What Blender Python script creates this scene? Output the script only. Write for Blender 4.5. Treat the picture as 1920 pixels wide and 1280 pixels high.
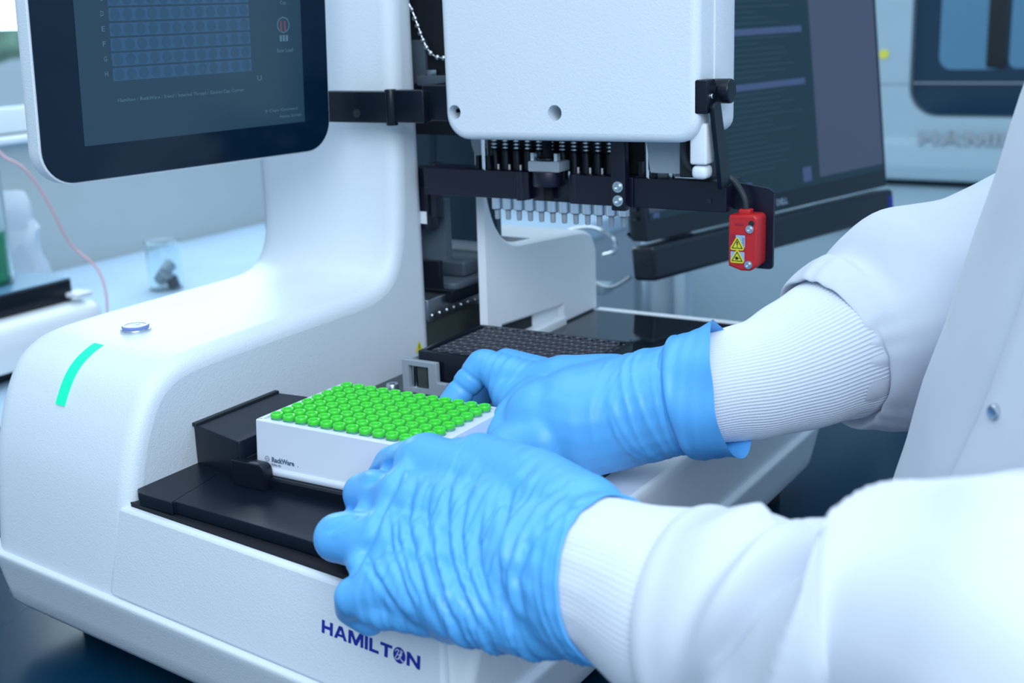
import bpy, bmesh, math, random
import numpy as np
from mathutils import Vector, Matrix, noise
for o in list(bpy.data.objects): bpy.data.objects.remove(o)
S = bpy.context.scene
COL = S.collection
random.seed(7)
PI = math.pi
# ------------------------------------------------------------------ camera
# plan units are millimetres; z = -170 is the bench top, which stands 0.9 m over the floor
def P(p): return Vector((p[0]*.001, p[1]*.001, (p[2]+1070)*.001))
cam = bpy.data.objects.new('camera', bpy.data.cameras.new('camera'))
COL.objects.link(cam); S.camera = cam
RX = Vector((0.85349497, 0.52002541, -0.03346497)); RY = Vector((0.10537123, -0.23512106, -0.96623754)); RZ = Vector((-0.5103364, 0.82115264, -0.25547036))
m = Matrix.Identity(4)
for i in range(3):
    m[i][0] = RX[i]; m[i][1] = -RY[i]; m[i][2] = -RZ[i]
loc = P((477.06, -513.16, 218.58))
m[0][3], m[1][3], m[2][3] = loc
cam.matrix_world = m
cam.data.sensor_width = 36; cam.data.lens = 2388.94*36/1920
cam.data.clip_start = .02; cam.data.clip_end = 60
cam.data.dof.use_dof = True; cam.data.dof.focus_distance = .715; cam.data.dof.aperture_fstop = 10
# ------------------------------------------------------------------ world and lights
w = bpy.data.worlds.new('sky'); S.world = w; w.use_nodes = True
bg = w.node_tree.nodes['Background']; bg.inputs[0].default_value = (.50, .74, 1, 1); bg.inputs[1].default_value = .62
def area(name, loc, aim, sx, sy, power, col):
    l = bpy.data.lights.new(name, 'AREA'); l.shape = 'RECTANGLE'; l.size = sx; l.size_y = sy; l.energy = power; l.color = col
    o = bpy.data.objects.new(name, l); COL.objects.link(o)
    o.location = P(loc); o.rotation_euler = (P(aim)-P(loc)).to_track_quat('-Z', 'Y').to_euler(); return o
area('ceiling_or_fill_light', (-150, 150, 1500), (-50, 100, 0), 2.2, 2.2, 21, (.79, .93, 1))
area('window_light', (-1150, 1130, 560), (-200, 300, -100), .75, .8, 9, (.70, .88, 1))
area('ceiling_or_fill_light', (1100, -1250, 1150), (100, 0, 0), 1.4, 1.2, 31, (.82, .92, 1))  # soft fill added at front right to lift front faces; no known lamp there
S.view_settings.view_transform = 'Standard'; S.view_settings.look = 'None'
S.view_settings.gamma = 1; S.view_settings.use_curve_mapping = False
S.view_settings.exposure = 0.16
# ------------------------------------------------------------------ materials
MAT = {}
def mat(name, col, rough=.5, metal=0, grain=None, var=0, vscale=8, spec=.5, trans=0, ior=1.45, emit=0, sss=0, coat=0, alpha=1, sheen=0):
    m = bpy.data.materials.new(name); m.use_nodes = True
    nt = m.node_tree; b = nt.nodes['Principled BSDF']
    b.inputs['Base Color'].default_value = (*col, 1); b.inputs['Roughness'].default_value = rough
    b.inputs['Metallic'].default_value = metal; b.inputs['Specular IOR Level'].default_value = spec
    b.inputs['Transmission Weight'].default_value = trans; b.inputs['IOR'].default_value = ior
    b.inputs['Coat Weight'].default_value = coat; b.inputs['Alpha'].default_value = alpha
    b.inputs['Sheen Weight'].default_value = sheen
    if emit:
        b.inputs['Emission Color'].default_value = (*col, 1); b.inputs['Emission Strength'].default_value = emit
    if sss:
        b.inputs['Subsurface Weight'].default_value = sss; b.inputs['Subsurface Scale'].default_value = .004
        b.inputs['Subsurface Radius'].default_value = (.4, .8, 1)
    tc = nt.nodes.new('ShaderNodeTexCoord')
    n = nt.nodes.new('ShaderNodeTexNoise'); n.inputs['Scale'].default_value = vscale; n.inputs['Detail'].default_value = 4
    nt.links.new(tc.outputs['Object'], n.inputs['Vector'])
    r = nt.nodes.new('ShaderNodeValToRGB')
    v = max(var, .02)
    r.color_ramp.elements[0].position = .3; r.color_ramp.elements[1].position = .7
    r.color_ramp.elements[0].color = (*[c*(1-v) for c in col], 1); r.color_ramp.elements[1].color = (*[min(1, c*(1+v)) for c in col], 1)
    nt.links.new(n.outputs['Fac'], r.inputs['Fac']); nt.links.new(r.outputs['Color'], b.inputs['Base Color'])
    if grain:
        g = nt.nodes.new('ShaderNodeTexNoise'); g.inputs['Scale'].default_value = grain[0]; g.inputs['Detail'].default_value = 3
        nt.links.new(tc.outputs['Object'], g.inputs['Vector'])
        bp = nt.nodes.new('ShaderNodeBump'); bp.inputs['Strength'].default_value = grain[1]; bp.inputs['Distance'].default_value = grain[2]
        nt.links.new(g.outputs['Fac'], bp.inputs['Height']); nt.links.new(bp.outputs['Normal'], b.inputs['Normal'])
    MAT[name] = m; return m
mat('white_plastic', (.66, .72, .79), .42, grain=(900, .35, .0006))
mat('white_smooth', (.74, .78, .83), .35)
mat('grey_plastic', (.30, .35, .40), .45)
mat('rack_white', (.60, .645, .74), .38)
mat('black_matte', (.003, .007, .015), .32, spec=.22, grain=(1500, .15, .0003))
mat('black_satin', (.004, .007, .014), .28, spec=.35)
mat('black_deck', (.006, .010, .016), .04, spec=.8)
mat('black_anodised', (.004, .005, .018), .36)
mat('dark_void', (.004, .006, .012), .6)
mat('navy_panel', (.020, .055, .090), .45)
mat('dark_grey', (.075, .10, .13), .45)
mat('plate_rim_glare', (.055, .06, .08), .26)  # rims lighter than the black plate: glare on them is put into the colour
mat('steel', (.62, .68, .74), .28, 1)
mat('chrome', (.75, .80, .85), .12, 1)
mat('tip_grey', (.30, .36, .42), .4)
mat('olive_panel', (.045, .06, .06), .4)
mat('green_cap', (.055, .60, .045), .3, sss=.2)
mat('tube_plastic', (.10, .33, .24), .25)
mat('logo_blue', (.012, .022, .30), .4)
mat('print_grey', (.10, .15, .22), .5)
mat('led_green', (.0, .74, .36), .10, emit=.38)
mat('button_face', (.40, .48, .62), .3)
mat('button_blue', (.16, .22, .48), .25)
mat('screen_glass', (.001, .011, .026), .10, spec=.35)
mat('display', (.014, .040, .064), .22, emit=.2)
mat('display_cell', (.022, .065, .125), .22, emit=.30)
mat('display_cell_dark', (.018, .054, .095), .22, emit=.26)
mat('display_text', (.07, .13, .175), .3, emit=.25)
mat('display_red', (.10, .045, .065), .3, emit=.2)
mat('red_plastic', (.52, .018, .022), .38)
mat('label_yellow', (.72, .66, .03), .45)
mat('label_blue', (.33, .45, .62), .45)
mat('label_red', (.36, .012, .03), .45)
mat('ink_black', (.006, .008, .02), .5)
mat('cable_black', (.022, .028, .036), .42)
mat('glove_blue', (.100, .395, .810), .40, sss=0, var=.04, vscale=30, grain=(260, .10, .0008))
mat('knit_white', (.66, .70, .79), .85, grain=(1600, .5, .0006), sheen=.2)
mat('cloth_white', (.60, .635, .72), .85, grain=(2200, .25, .0003), sheen=.2)
mat('monitor_black', (.007, .014, .024), .33)
mat('monitor_screen', (.040, .050, .085), .35, emit=.55)
mat('monitor_text', (.018, .045, .065), .35, emit=.4)
mat('monitor_window', (.006, .024, .036), .35, emit=.3)
mat('monitor_bar', (.035, .055, .12), .35, emit=.6)
mat('bench_top', (.001, .024, .056), .22, var=.1, spec=.2)
mat('bench_pale', (.46, .61, .76), .35, var=.05)
mat('bench_side', (.35, .42, .5), .5)
mat('wall_paint', (.42, .47, .49), .7, grain=(300, .1, .0005))
mat('wall_far', (.50, .64, .74), .7)
mat('floor_vinyl', (.25, .32, .38), .4, var=.1)
mat('window_frame', (.70, .76, .82), .4)
mat('cabinet_white', (.37, .50, .58), .4)
mat('window_dark', (.006, .030, .065), .08, spec=.6)
mat('inner_blue', (.09, .22, .34), .4)
mat('sticker_yellow', (.75, .72, .06), .5)
mat('foliage', (.50, .66, .44), .7, var=.5, vscale=5)  # leaves lightened: the overexposed daylight outside is put into the colour
mat('trunk', (.35, .28, .22), .8, var=.3)
mat('ground_pale', (.85, .88, .85), .9, var=.1)  # raised to near white in place of stronger daylight outside
mat('bag_film', (.62, .70, .80), .3, alpha=.75)
mat('rubber_pink', (.72, .40, .45), .3)
mat('rubber_black', (.012, .016, .02), .5)
mat('clear_glass', (.90, .97, 1), .02, trans=1, ior=1.45)
mat('green_liquid', (.02, .55, .22), .05, trans=.6, ior=1.33)
# ------------------------------------------------------------------ mesh helpers
def rpoly(pts, r, seg=5):
    out = []; n = len(pts)
    for i in range(n):
        p0 = Vector(pts[i-1]).to_2d(); p1 = Vector(pts[i]).to_2d(); p2 = Vector(pts[(i+1) % n]).to_2d()
        rr = r[i] if isinstance(r, (list, tuple)) else r
        a = (p0-p1); b = (p2-p1); la, lb = a.length, b.length; a.normalize(); b.normalize()
        ang = a.angle(b, PI)
        if rr <= 0 or ang > PI-.02: out.append(tuple(p1)); continue
        d = min(rr/math.tan(ang/2), la*.49, lb*.49); rr = d*math.tan(ang/2)
        c = p1+(a+b).normalized()*(rr/math.sin(ang/2))
        s = p1+a*d-c; e = p1+b*d-c
        a0 = math.atan2(s.y, s.x); a1 = math.atan2(e.y, e.x)
        da = (a1-a0+PI) % (2*PI)-PI
        for k in range(seg+1):
            t = a0+da*k/seg; out.append((c.x+rr*math.cos(t), c.y+rr*math.sin(t)))
    return out
def rect(x0, x1, y0, y1, r=0, seg=4): return rpoly([(x0, y0), (x1, y0), (x1, y1), (x0, y1)], r, seg)
def circ(cx, cy, r, n=24): return [(cx+r*math.cos(2*PI*k/n), cy+r*math.sin(2*PI*k/n)) for k in range(n)]
def catmull(pts, n=6, closed=False):
    out = []; N = len(pts); V = [Vector(p) for p in pts]
    for i in range(N if closed else N-1):
        g = lambda k: V[k % N] if closed else V[min(max(k, 0), N-1)]
        p0, p1, p2, p3 = g(i-1), g(i), g(i+1), g(i+2)
        for k in range(n):
            t = k/n
            out.append(tuple(.5*((2*p1)+(p2-p0)*t+(2*p0-5*p1+4*p2-p3)*t*t+(3*p1-p0-3*p2+p3)*t**3)))
    if not closed: out.append(tuple(V[-1]))
    return out
def inset(poly, d):
    if abs(d) < 1e-9: return [tuple(p) for p in poly]
    n = len(poly); out = []
    ar = sum(poly[i-1][0]*poly[i][1]-poly[i][0]*poly[i-1][1] for i in range(n)); sg = 1 if ar > 0 else -1
    for i in range(n):
        a = Vector(poly[i])-Vector(poly[i-1]); b = Vector(poly[(i+1) % n])-Vector(poly[i])
        if a.length < 1e-7: a = b
        if b.length < 1e-7: b = a
        a.normalize(); b.normalize()
        na = Vector((-a.y, a.x))*sg; nb = Vector((-b.y, b.x))*sg
        m = na+nb; L = m.length
        if L < 1e-6: m = na; k = 1
        else: m /= L; k = min(1/max(m.dot(na), .3), 2.5)
        out.append((poly[i][0]+m.x*d*k, poly[i][1]+m.y*d*k))
    return out
AX = {'x': lambda p, q, a: (a, p, q), 'y': lambda p, q, a: (p, a, q), 'z': lambda p, q, a: (p, q, a)}
def roundl(a0, a1, r0=0, r1=0, seg=4):
    """layers (position, inset) of an extrusion with rounded ends"""
    L = []; s = 1 if a1 > a0 else -1
    if r0 > 0: L += [(a0+s*r0*(1-math.cos(PI/2*k/seg)), r0*(1-math.sin(PI/2*k/seg))) for k in range(seg+1)]
    else: L.append((a0, 0))
    if r1 > 0: L += [(a1-s*r1*(1-math.cos(PI/2*(1-k/seg))), r1*(1-math.sin(PI/2*(1-k/seg)))) for k in range(seg+1)]
    else: L.append((a1, 0))
    return L
def flat_caps(me):
    """flat end faces keep flat shading: their outline edges are marked sharp"""
    key = {}
    for e in me.edges: key[tuple(sorted(e.vertices))] = e.index
    at = me.attributes.get('sharp_edge') or me.attributes.new('sharp_edge', 'BOOLEAN', 'EDGE')
    idx = [key[tuple(sorted(k))] for p in me.polygons if len(p.vertices) > 4 for k in p.edge_keys]
    for i in idx: at.data[i].value = True
class MB:
    def __init__(s): s.v = []; s.f = []
    def add(s, v, f, M=None):
        b = len(s.v)
        for p in v: s.v.append(tuple(M @ Vector(p)) if M is not None else tuple(p))
        for q in f: s.f.append([b+i for i in q])
        return s
    def stack(s, poly, ax, layers, caps=(1, 1), M=None):
        v = []; f = []; n = len(poly)
        for a, d in layers:
            for p in inset(poly, d): v.append(AX[ax](p[0], p[1], a))
        for k in range(len(layers)-1):
            for i in range(n):
                j = (i+1) % n; f.append([k*n+i, k*n+j, (k+1)*n+j, (k+1)*n+i])
        if caps[0]: f.append(list(range(n))[::-1])
        if caps[1]: f.append([(len(layers)-1)*n+i for i in range(n)])
        return s.add(v, f, M)
    def box(s, x0, x1, y0, y1, z0, z1, r=0, M=None):
        if r <= 0: return s.stack(rect(x0, x1, y0, y1), 'z', [(z0, 0), (z1, 0)], M=M)
        return s.stack(rect(x0, x1, y0, y1, r, 3), 'z', roundl(z0, z1, r, r, 3), M=M)
    def prism(s, poly, ax, a0, a1, r=0, M=None): return s.stack(poly, ax, roundl(a0, a1, r, r, 3), M=M)
    def cyl(s, c, ax, r, a0, a1, n=24, bev=0, M=None):
        return s.stack(circ(c[0], c[1], r, n), ax, roundl(a0, a1, bev, bev, 2), M=M)
    def lathe(s, prof, c=(0, 0, 0), n=24, M=None, close=False):
        v = []; f = []; m = len(prof)
        for k in range(n):
            t = 2*PI*k/n
            for r, z in prof: v.append((c[0]+r*math.cos(t), c[1]+r*math.sin(t), c[2]+z))
        for k in range(n):
            j = (k+1) % n
            for i in range(m if close else m-1):
                i2 = (i+1) % m; f.append([k*m+i, j*m+i, j*m+i2, k*m+i2])
        return s.add(v, f, M)
    def tube(s, pts, r, n=10, caps=True, M=None):
        V = [Vector(p) for p in pts]; v = []; f = []; up = None
        for i, p in enumerate(V):
            d = (V[min(i+1, len(V)-1)]-V[max(i-1, 0)]).normalized()
            if up is None: up = d.orthogonal().normalized()
            up = (up-d*up.dot(d)).normalized(); sd = d.cross(up)
            rr = r[i] if isinstance(r, (list, tuple)) else r
            for k in range(n):
                t = 2*PI*k/n; v.append(tuple(p+up*(rr*math.cos(t))+sd*(rr*math.sin(t))))
        for i in range(len(V)-1):
            for k in range(n):
                j = (k+1) % n; f.append([i*n+k, i*n+j, (i+1)*n+j, (i+1)*n+k])
        if caps: f.append(list(range(n))[::-1]); f.append([(len(V)-1)*n+k for k in range(n)])
        return s.add(v, f, M)
    def sphere(s, c, r, n=12, M=None):
        if not isinstance(r, (list, tuple)): r = (r, r, r)
        v = []; f = []; h = n//2
        for i in range(h+1):
            a = PI*i/h-PI/2
            for k in range(n):
                t = 2*PI*k/n; v.append((c[0]+r[0]*math.cos(a)*math.cos(t), c[1]+r[1]*math.cos(a)*math.sin(t), c[2]+r[2]*math.sin(a)))
        for i in range(h):
            for k in range(n):
                j = (k+1) % n; f.append([i*n+k, i*n+j, (i+1)*n+j, (i+1)*n+k])
        return s.add(v, f, M)
    def flat(s, poly, M): return s.add([(p[0], p[1], 0) for p in poly], [list(range(len(poly)))], M)
    def deform(s, fn): s.v = [fn(*p) for p in s.v]; return s
    def mesh(s, name, mt, org=Vector(), ang=35):
        me = bpy.data.meshes.new(name)
        me.from_pydata([tuple(P(p)-org) for p in s.v], [], s.f)
        bm = bmesh.new(); bm.from_mesh(me)
        bmesh.ops.remove_doubles(bm, verts=bm.verts, dist=1e-6)
        bmesh.ops.recalc_face_normals(bm, faces=bm.faces); bm.to_mesh(me); bm.free()
        if mt: me.materials.append(MAT[mt])
        if ang:
            me.shade_smooth(); me.set_sharp_from_angle(angle=math.radians(ang)); flat_caps(me)
        return me
    def build(s, name, mt, parent=None, ang=35, **kw):
        if parent is not None: org = ORG[parent.name]
        else:
            vs = np.array([tuple(P(p)) for p in s.v]); lo, hi = vs.min(0), vs.max(0)
            org = Vector(((lo[0]+hi[0])/2, (lo[1]+hi[1])/2, lo[2]))
        o = bpy.data.objects.new(name, s.mesh(name, mt, org, ang)); COL.objects.link(o)
        if parent is not None: o.parent = parent
        else: o.location = org
        ORG[o.name] = org
        for k, x in kw.items(): o[k] = x
        return o
ORG = {}
def thing(name, label, category, loc, group=None, **kw):
    o = bpy.data.objects.new(name, None); COL.objects.link(o); o.location = P(loc); o.empty_display_size = .05
    o['label'] = label; o['category'] = category; ORG[o.name] = P(loc)
    if group: o['group'] = group
    return o
def tag(o, label, category, group=None):
    o['label'] = label; o['category'] = category
    if group: o['group'] = group
    return o
def inst(me, name, loc, parent):
    """a copy of a shared piece: mesh data around the origin of the piece, placed at loc (mm)"""
    o = bpy.data.objects.new(name, me); COL.objects.link(o); o.parent = parent
    o.location = P(loc)-ORG[parent.name]; ORG[o.name] = P(loc); return o
def piece(mb, name, mt, ang=35): return mb.mesh(name, mt, P((0, 0, 0)), ang)
def cut(o, cutter, parent_org=None):
    """boolean-cut real holes into a mesh object; the cutter is removed again"""
    c = bpy.data.objects.new('cutter', cutter.mesh('cutter', None, ORG[o.name], 0)); COL.objects.link(c)
    c.matrix_world = Matrix.Translation(ORG[o.name])
    pr = o.parent; o.parent = None; o.location = ORG[o.name]
    md = o.modifiers.new('cut', 'BOOLEAN'); md.operation = 'DIFFERENCE'; md.object = c; md.solver = 'EXACT'
    dg = bpy.context.evaluated_depsgraph_get(); dg.update()
    me = bpy.data.meshes.new_from_object(o.evaluated_get(dg)); o.modifiers.clear(); old = o.data; o.data = me; me.name = old.name
    if not me.materials: me.materials.append(old.materials[0])
    me.shade_smooth(); me.set_sharp_from_angle(angle=math.radians(35)); flat_caps(me)
    bpy.data.objects.remove(c)
    if pr: o.parent = pr; o.location = (0, 0, 0)
    return o
def frame(o, u, v, n=None):
    u = Vector(u).normalized(); v = Vector(v).normalized(); n = u.cross(v)
    M = Matrix.Identity(4)
    for i in range(3): M[i][0] = u[i]; M[i][1] = v[i]; M[i][2] = n[i]; M[i][3] = o[i]
    return M
def text(mb, body, w, h, M, bold=0.0, align=None):
    """flat print: the outline of a word scaled to w x h millimetres in the plane M"""
    c = bpy.data.curves.new('t', 'FONT'); c.body = body; c.offset = bold; c.resolution_u = 2
    o = bpy.data.objects.new('t', c); COL.objects.link(o)
    dg = bpy.context.evaluated_depsgraph_get(); dg.update()
    me = bpy.data.meshes.new_from_object(o.evaluated_get(dg))
    vs = [v.co.copy() for v in me.vertices]; fs = [list(p.vertices) for p in me.polygons]
    bpy.data.objects.remove(o); bpy.data.curves.remove(c); bpy.data.meshes.remove(me)
    x0 = min(v.x for v in vs); x1 = max(v.x for v in vs); y0 = min(v.y for v in vs); y1 = max(v.y for v in vs)
    mb.add([((v.x-x0)/(x1-x0)*w, (v.y-y0)/max(y1-y0, 1e-6)*h, 0) for v in vs], fs, M)
LET = {  # block capitals in a unit-high box: (width, polygons)
 'H': (.95, [[(0,0),(.25,0),(.25,1),(0,1)], [(.7,0),(.95,0),(.95,1),(.7,1)], [(.25,.39),(.7,.39),(.7,.62),(.25,.62)]]),
 'A': (1.1, [[(0,0),(.26,0),(.66,1),(.40,1)], [(.84,0),(1.1,0),(.70,1),(.44,1)], [(.28,.2),(.82,.2),(.74,.4),(.36,.4)]]),
 'M': (1.25, [[(0,0),(.24,0),(.24,1),(0,1)], [(1.01,0),(1.25,0),(1.25,1),(1.01,1)], [(.24,1),(.24,.62),(.53,0),(.62,0),(.62,.40),(.34,1)], [(1.01,1),(1.01,.62),(.72,0),(.62,0),(.62,.40),(.91,1)]]),
 'I': (.26, [[(0,0),(.26,0),(.26,1),(0,1)]]),
 'L': (.78, [[(0,0),(.25,0),(.25,1),(0,1)], [(.25,0),(.78,0),(.78,.23),(.25,.23)]]),
 'T': (.95, [[(.34,0),(.61,0),(.61,.78),(.34,.78)], [(0,.77),(.95,.77),(.95,1),(0,1)]]),
 'N': (1.05, [[(0,0),(.25,0),(.25,1),(0,1)], [(.8,0),(1.05,0),(1.05,1),(.8,1)], [(.25,1),(.25,.60),(.80,0),(.80,.40)]]),
 'O': (.92, [])}
def word(mb, s, h, M, wide, gap=.10, depth=0):
    x = 0; pos = {}
    tot = sum(LET[c][0] for c in s)+gap*(len(s)-1); k = wide/tot
    for c in s:
        pos[c] = (x+LET[c][0]*k/2)
        for q in LET[c][1]:
            pl = [(x+p[0]*k, p[1]*h) for p in q]
            if depth: mb.stack(pl, 'z', [(0, 0), (depth, 0)], M=M)
            else: mb.flat(pl, M)
        x += (LET[c][0]+gap)*k
    return pos, LET['O'][0]*k
# ================================================================== the room
def struct(mb, name, mt, **kw): return mb.build(name, mt, kind='structure', **kw)
struct(MB().box(-1500, 2600, -2200, 2700, -1075, -1070), 'floor', 'floor_vinyl')
struct(MB().box(-1500, 2600, 2600, 2650, -1070, 1700), 'wall_back', 'wall_far')
lw = MB()                                   # left wall with a window opening y 720..1560, z 50..1000
lw.box(-1290, -1205, -2200, 700, -1070, 1700); lw.box(-1290, -1205, 1560, 2600, -1070, 1700)
lw.box(-1290, -1205, 700, 1560, -1070, 48); lw.box(-1290, -1205, 700, 1560, 1000, 1700)
struct(lw, 'wall_left', 'wall_paint')
wf = MB()
for a in (700, 1110, 1520): wf.box(-1270, -1235, a, a+40, 50, 1000, 3)
for a in (50, 960): wf.box(-1268, -1237, 700, 1560, a, a+40, 3)
win = struct(wf, 'window_1', 'window_frame')
MB().box(-1255, -1250, 740, 1110, 90, 960).build('pane', 'clear_glass', win)
MB().box(-1255, -1250, 1150, 1520, 90, 960).build('pane', 'clear_glass', win)
MB().box(-1212, -1180, 690, 1570, 40, 50, 3).build('window_sill', 'window_frame', win)
# outside the window
struct(MB().box(-9000, -1400, -4000, 9000, -1400, -1300), 'ground_outside', 'ground_pale')
def tree(x, y, h, r, label):
    t = thing('tree', label, 'tree', (x, y, -1300), group='trees outside the window')
    MB().tube([(x, y, -1300), (x+30, y, -1300+h*.4), (x, y+40, -1300+h*.75)], [90, 70, 40], 10).build('trunk', 'trunk', t)
    m = MB(); rnd = random.Random(int(x+y))
    for k in range(46):
        a = rnd.uniform(0, 2*PI); q = rnd.uniform(0, 1)**.5*r; z = -1300+h*(.45+.55*rnd.random())
        m.sphere((x+q*math.cos(a), y+q*math.sin(a), z), [rnd.uniform(.18, .34)*r]*3, 8)
    m.deform(lambda a, b, c: tuple(Vector((a, b, c))+noise.noise_vector(Vector((a, b, c))*.004)*90))
    m.build('crown', 'foliage', t, ang=0)
tree(-4200, 2300, 2500, 700, 'green leafy tree outside the window, nearer the glass')
tree(-6800, 4300, 3300, 1000, 'taller green tree farther off outside the window')
# ================================================================== furniture
b = thing('lab_bench', 'dark blue glossy lab bench the white instrument stands on', 'bench', (-140, 400, -1070))
MB().box(-598, 310, -420, 735, -200, -170, 3).build('worktop', 'bench_top', b)
MB().box(-590, 300, -380, 720, -1070, -200).build('cabinet', 'bench_side', b)
b = thing('wall_bench', 'pale blue bench section added along the window wall, carrying beaker and stirrer', 'bench', (-900, 400, -1070))  # separate pale worktop added so the bench reads as bright under the window
MB().box(-1204, -600, -420, 1700, -200, -170, 3).build('worktop', 'bench_pale', b)
MB().box(-1190, -605, -380, 1690, -1070, -200).build('cabinet', 'bench_side', b)
b = thing('wall_counter', 'pale blue counter along the back wall under the large instrument', 'counter', (300, 2200, -1070))
MB().box(-1200, 2500, 1740, 2598, -185, -152, 4).build('worktop', 'cabinet_white', b)
MB().box(-1190, 2500, 1760, 2598, -1070, -185).build('cabinet', 'cabinet_white', b)
# ================================================================== the tube capper
F = lambda x: -62-.115*(x+84)
T = thing('tube_capper', 'white tabletop tube capping instrument with black deck and overhanging head', 'lab instrument', (0, 200, -170))
# lower base, its upper lip stands proud of the panels above
pl = rpoly([(-219, F(-219)-3.4), (181, F(181)-3.4), (181, 450), (-219, 450)], [26, 16, 40, 30], 6)
m = MB().stack(pl, 'z', [(-152, 30), (-150, 20), (-146, 12), (-140, 7.5), (-130, 5), (-112, 1.2), (-108, 0), (-106.2, 0), (-105.2, .6), (-104.4, 3.6)])
m.build('base_pan', 'white_plastic', T, ang=50)
for x, y in ((-170, 0), (140, -30), (140, 400), (-170, 400)):
    MB().cyl((x, y), 'z', 14, -170, -149, 20).build('foot', 'rubber_black', T)
# tub with the right side flaring outwards to the rim
m = MB().stack(rpoly([(-80, -30), (166.5, -30), (166.5, F(166)+4), (177, F(177)+5), (177, 449), (-80, 449)], [1, 1, 2, 9, 30, 2], 6), 'z',
    [(-106, 0), (-75, 0), (-50, 0), (-43.4, 0), (-42.2, .5), (-41.2, 1.4), (-41, 2)])
def tubfix(x, y, z):
    k = max(0, min(1, (z+106)/62))
    if x > 100: x += (12.5 if x > 170 else 1)*k
    if y < -40: y += 7*k
    return (x, min(y, 450), z)
m.deform(tubfix); m.build('tub', 'white_smooth', T)
# front panel with its rounded upper right corner
m = MB().stack(rpoly([(-84.4, -104.6), (171, -104.6), (167.5, -50), (-75.5, -50)], [2, 6, 7, 3], 4), 'y', [(8, 0), (.8, 0), (.3, .3), (0, 1)])
m = MB()
pp = rpoly([(-84.0, -104.6), (172, -104.6), (167.5, -50), (-75.2, -50)], [4, 8, 8, 4], 5)
m.stack(pp, 'y', [(4, 0), (2.2, 0), (1.2, .35), (.45, 1.0), (0, 2.2)])
# subdivide across is not needed: the face is ruled
m.deform(lambda x, y, z: (x, y+F(x)+8*(z+105)/55-.8, z)); m.build('front_panel', 'white_plastic', T)
# left arm and column: side profile (y, z), measured from the front line at x = -66
f0 = F(-66)
front = catmull([(f0, -104.4), (f0+7, -50), (f0+13, -25), (f0+21, -5), (f0+32, 12), (f0+46, 21.5), (f0+64, 26), (f0+100, 27.4)], 5)
top = [(80, 27.6), (125, 27.6)]
fil = catmull([(150, 27.6), (166, 27.9), (181, 29.6), (194, 34.5), (202.5, 44.5), (207.5, 60), (210.5, 80), (212, 100)], 5)
prof = front+top+fil+[(213.5, 130), (215.5, 180), (218, 260), (219, 300), (247, 300), (247, 120), (247, -104.4)]
m = MB().stack(prof, 'x', [(-216+24*(1-math.cos(PI/2*k/7)), 24*(1-math.sin(PI/2*k/7))) for k in range(8)]+[(-66-11*(1-math.cos(PI/2*(1-k/6))), 11*(1-math.sin(PI/2*(1-k/6)))) for k in range(7)])
def armfix(x, y, z):
    k = max(0, min(1, (246-y)/28))
    if z < -60: z = max(z, -104.4)
    return (x, y-.115*(x+66)*k, z if z > -104.4 else -104.4)
m.deform(armfix)
m.build('column_arm', 'white_plastic', T, ang=60)
# round power button and status light on the arm
bt = MB().cyl((-138.5, 27), 'z', 9.6, 26.2, 29.0, 32, .6).build('power_button', 'steel', T)
MB().lathe([(8.6, 29.0), (8.6, 30.4), (8.0, 31.0), (6.6, 31.0), (6.4, 30.6)], (-138.5, 27, 0), 32).build('button_ring', 'button_blue', bt)
mm = MB().cyl((-138.5, 27), 'z', 6.5, 30.2, 30.7, 28); mm.build('button_face', 'button_face', bt)
mm = MB(); mm.lathe([(2.2, 0), (2.9, 0)], (-138.5, 27, 30.85), 20); mm.box(-138.9, -138.1, 28, 31, 30.8, 30.95); mm.build('power_symbol', 'button_blue', bt)
fr2 = [(p[0]-f0, p[1]) for p in front]
def led_pts(x, off): return [(x, F(x)*1.0+d-.115*0+0, z) for d, z in fr2]
m = MB(); xs = (-145.5, -136.8); pts = [q for q in fr2 if -6 < q[1] < 25.3]
v = []; fc = []
for i, (d, z) in enumerate(pts):
    for x in xs:
        yy = f0+d; y = yy-.115*(x+66)
        v.append((x, y-.9, z+.5))
        v.append((x, y+.6, z-.5))
for i in range(len(pts)-1):
    a = i*4; c = a+4
    fc += [[a, a+2, c+2, c], [a+1, c+1, c+3, a+3], [a, c, c+1, a+1], [a+2, a+3, c+3, c+2]]
fc += [[0, 1, 3, 2], [len(v)-4, len(v)-2, len(v)-1, len(v)-3]]
m.add(v, fc); m.build('status_light', 'led_green', T, label='glowing green status light strip')
# rear tail wall behind the head, with the low slot (side profile y, z at x = -30)
tp = [(266, -41), (291.5, -41), (291.5, -23), (384, -26), (384, -38), (384, -41), (447, -41)]
tail = [(447, 8)]+catmull([(446.5, 14), (441, 24), (430, 31), (412, 34)], 4)+[(350, 38.5), (318, 40.5)]+catmull([(308, 42.5), (296, 49), (285, 62), (277, 82), (274.5, 100)], 4)+[(274, 118)]
prof2 = [(266, -41), (291.5, -41), (291.5, -21), (384, -25.5), (384, -41), (447, -41)]+tail+[(268, 118)]
m = MB().stack(prof2, 'x', [(-96, 0), (-41, 0)]+[(-41+11*math.sin(PI/2*k/4), 11*(1-math.cos(PI/2*k/4))*.0+0) for k in range(1, 5)])
m = MB(); m.stack(prof2, 'x', [(-35, 0), (-34, .2), (-31.4, 1.2), (-30, 3)])
def tailfix(x, y, z):
    if z < -30: z = -41
    return (x, y, z)
m.build('drive_housing', 'white_smooth', T, ang=50)
tc_ = [(344, -40), (447, -40)]+[(447, 8)]+catmull([(446.5, 14), (441, 24), (430, 31), (412, 34)], 4)+[(350, 38.3), (344, 39)]
MB().stack(tc_, 'x', [(-205, 6), (-203, 1.5), (-199, 0), (-35.2, 0)]).build('tail_cover', 'white_smooth', T, ang=50)
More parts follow.
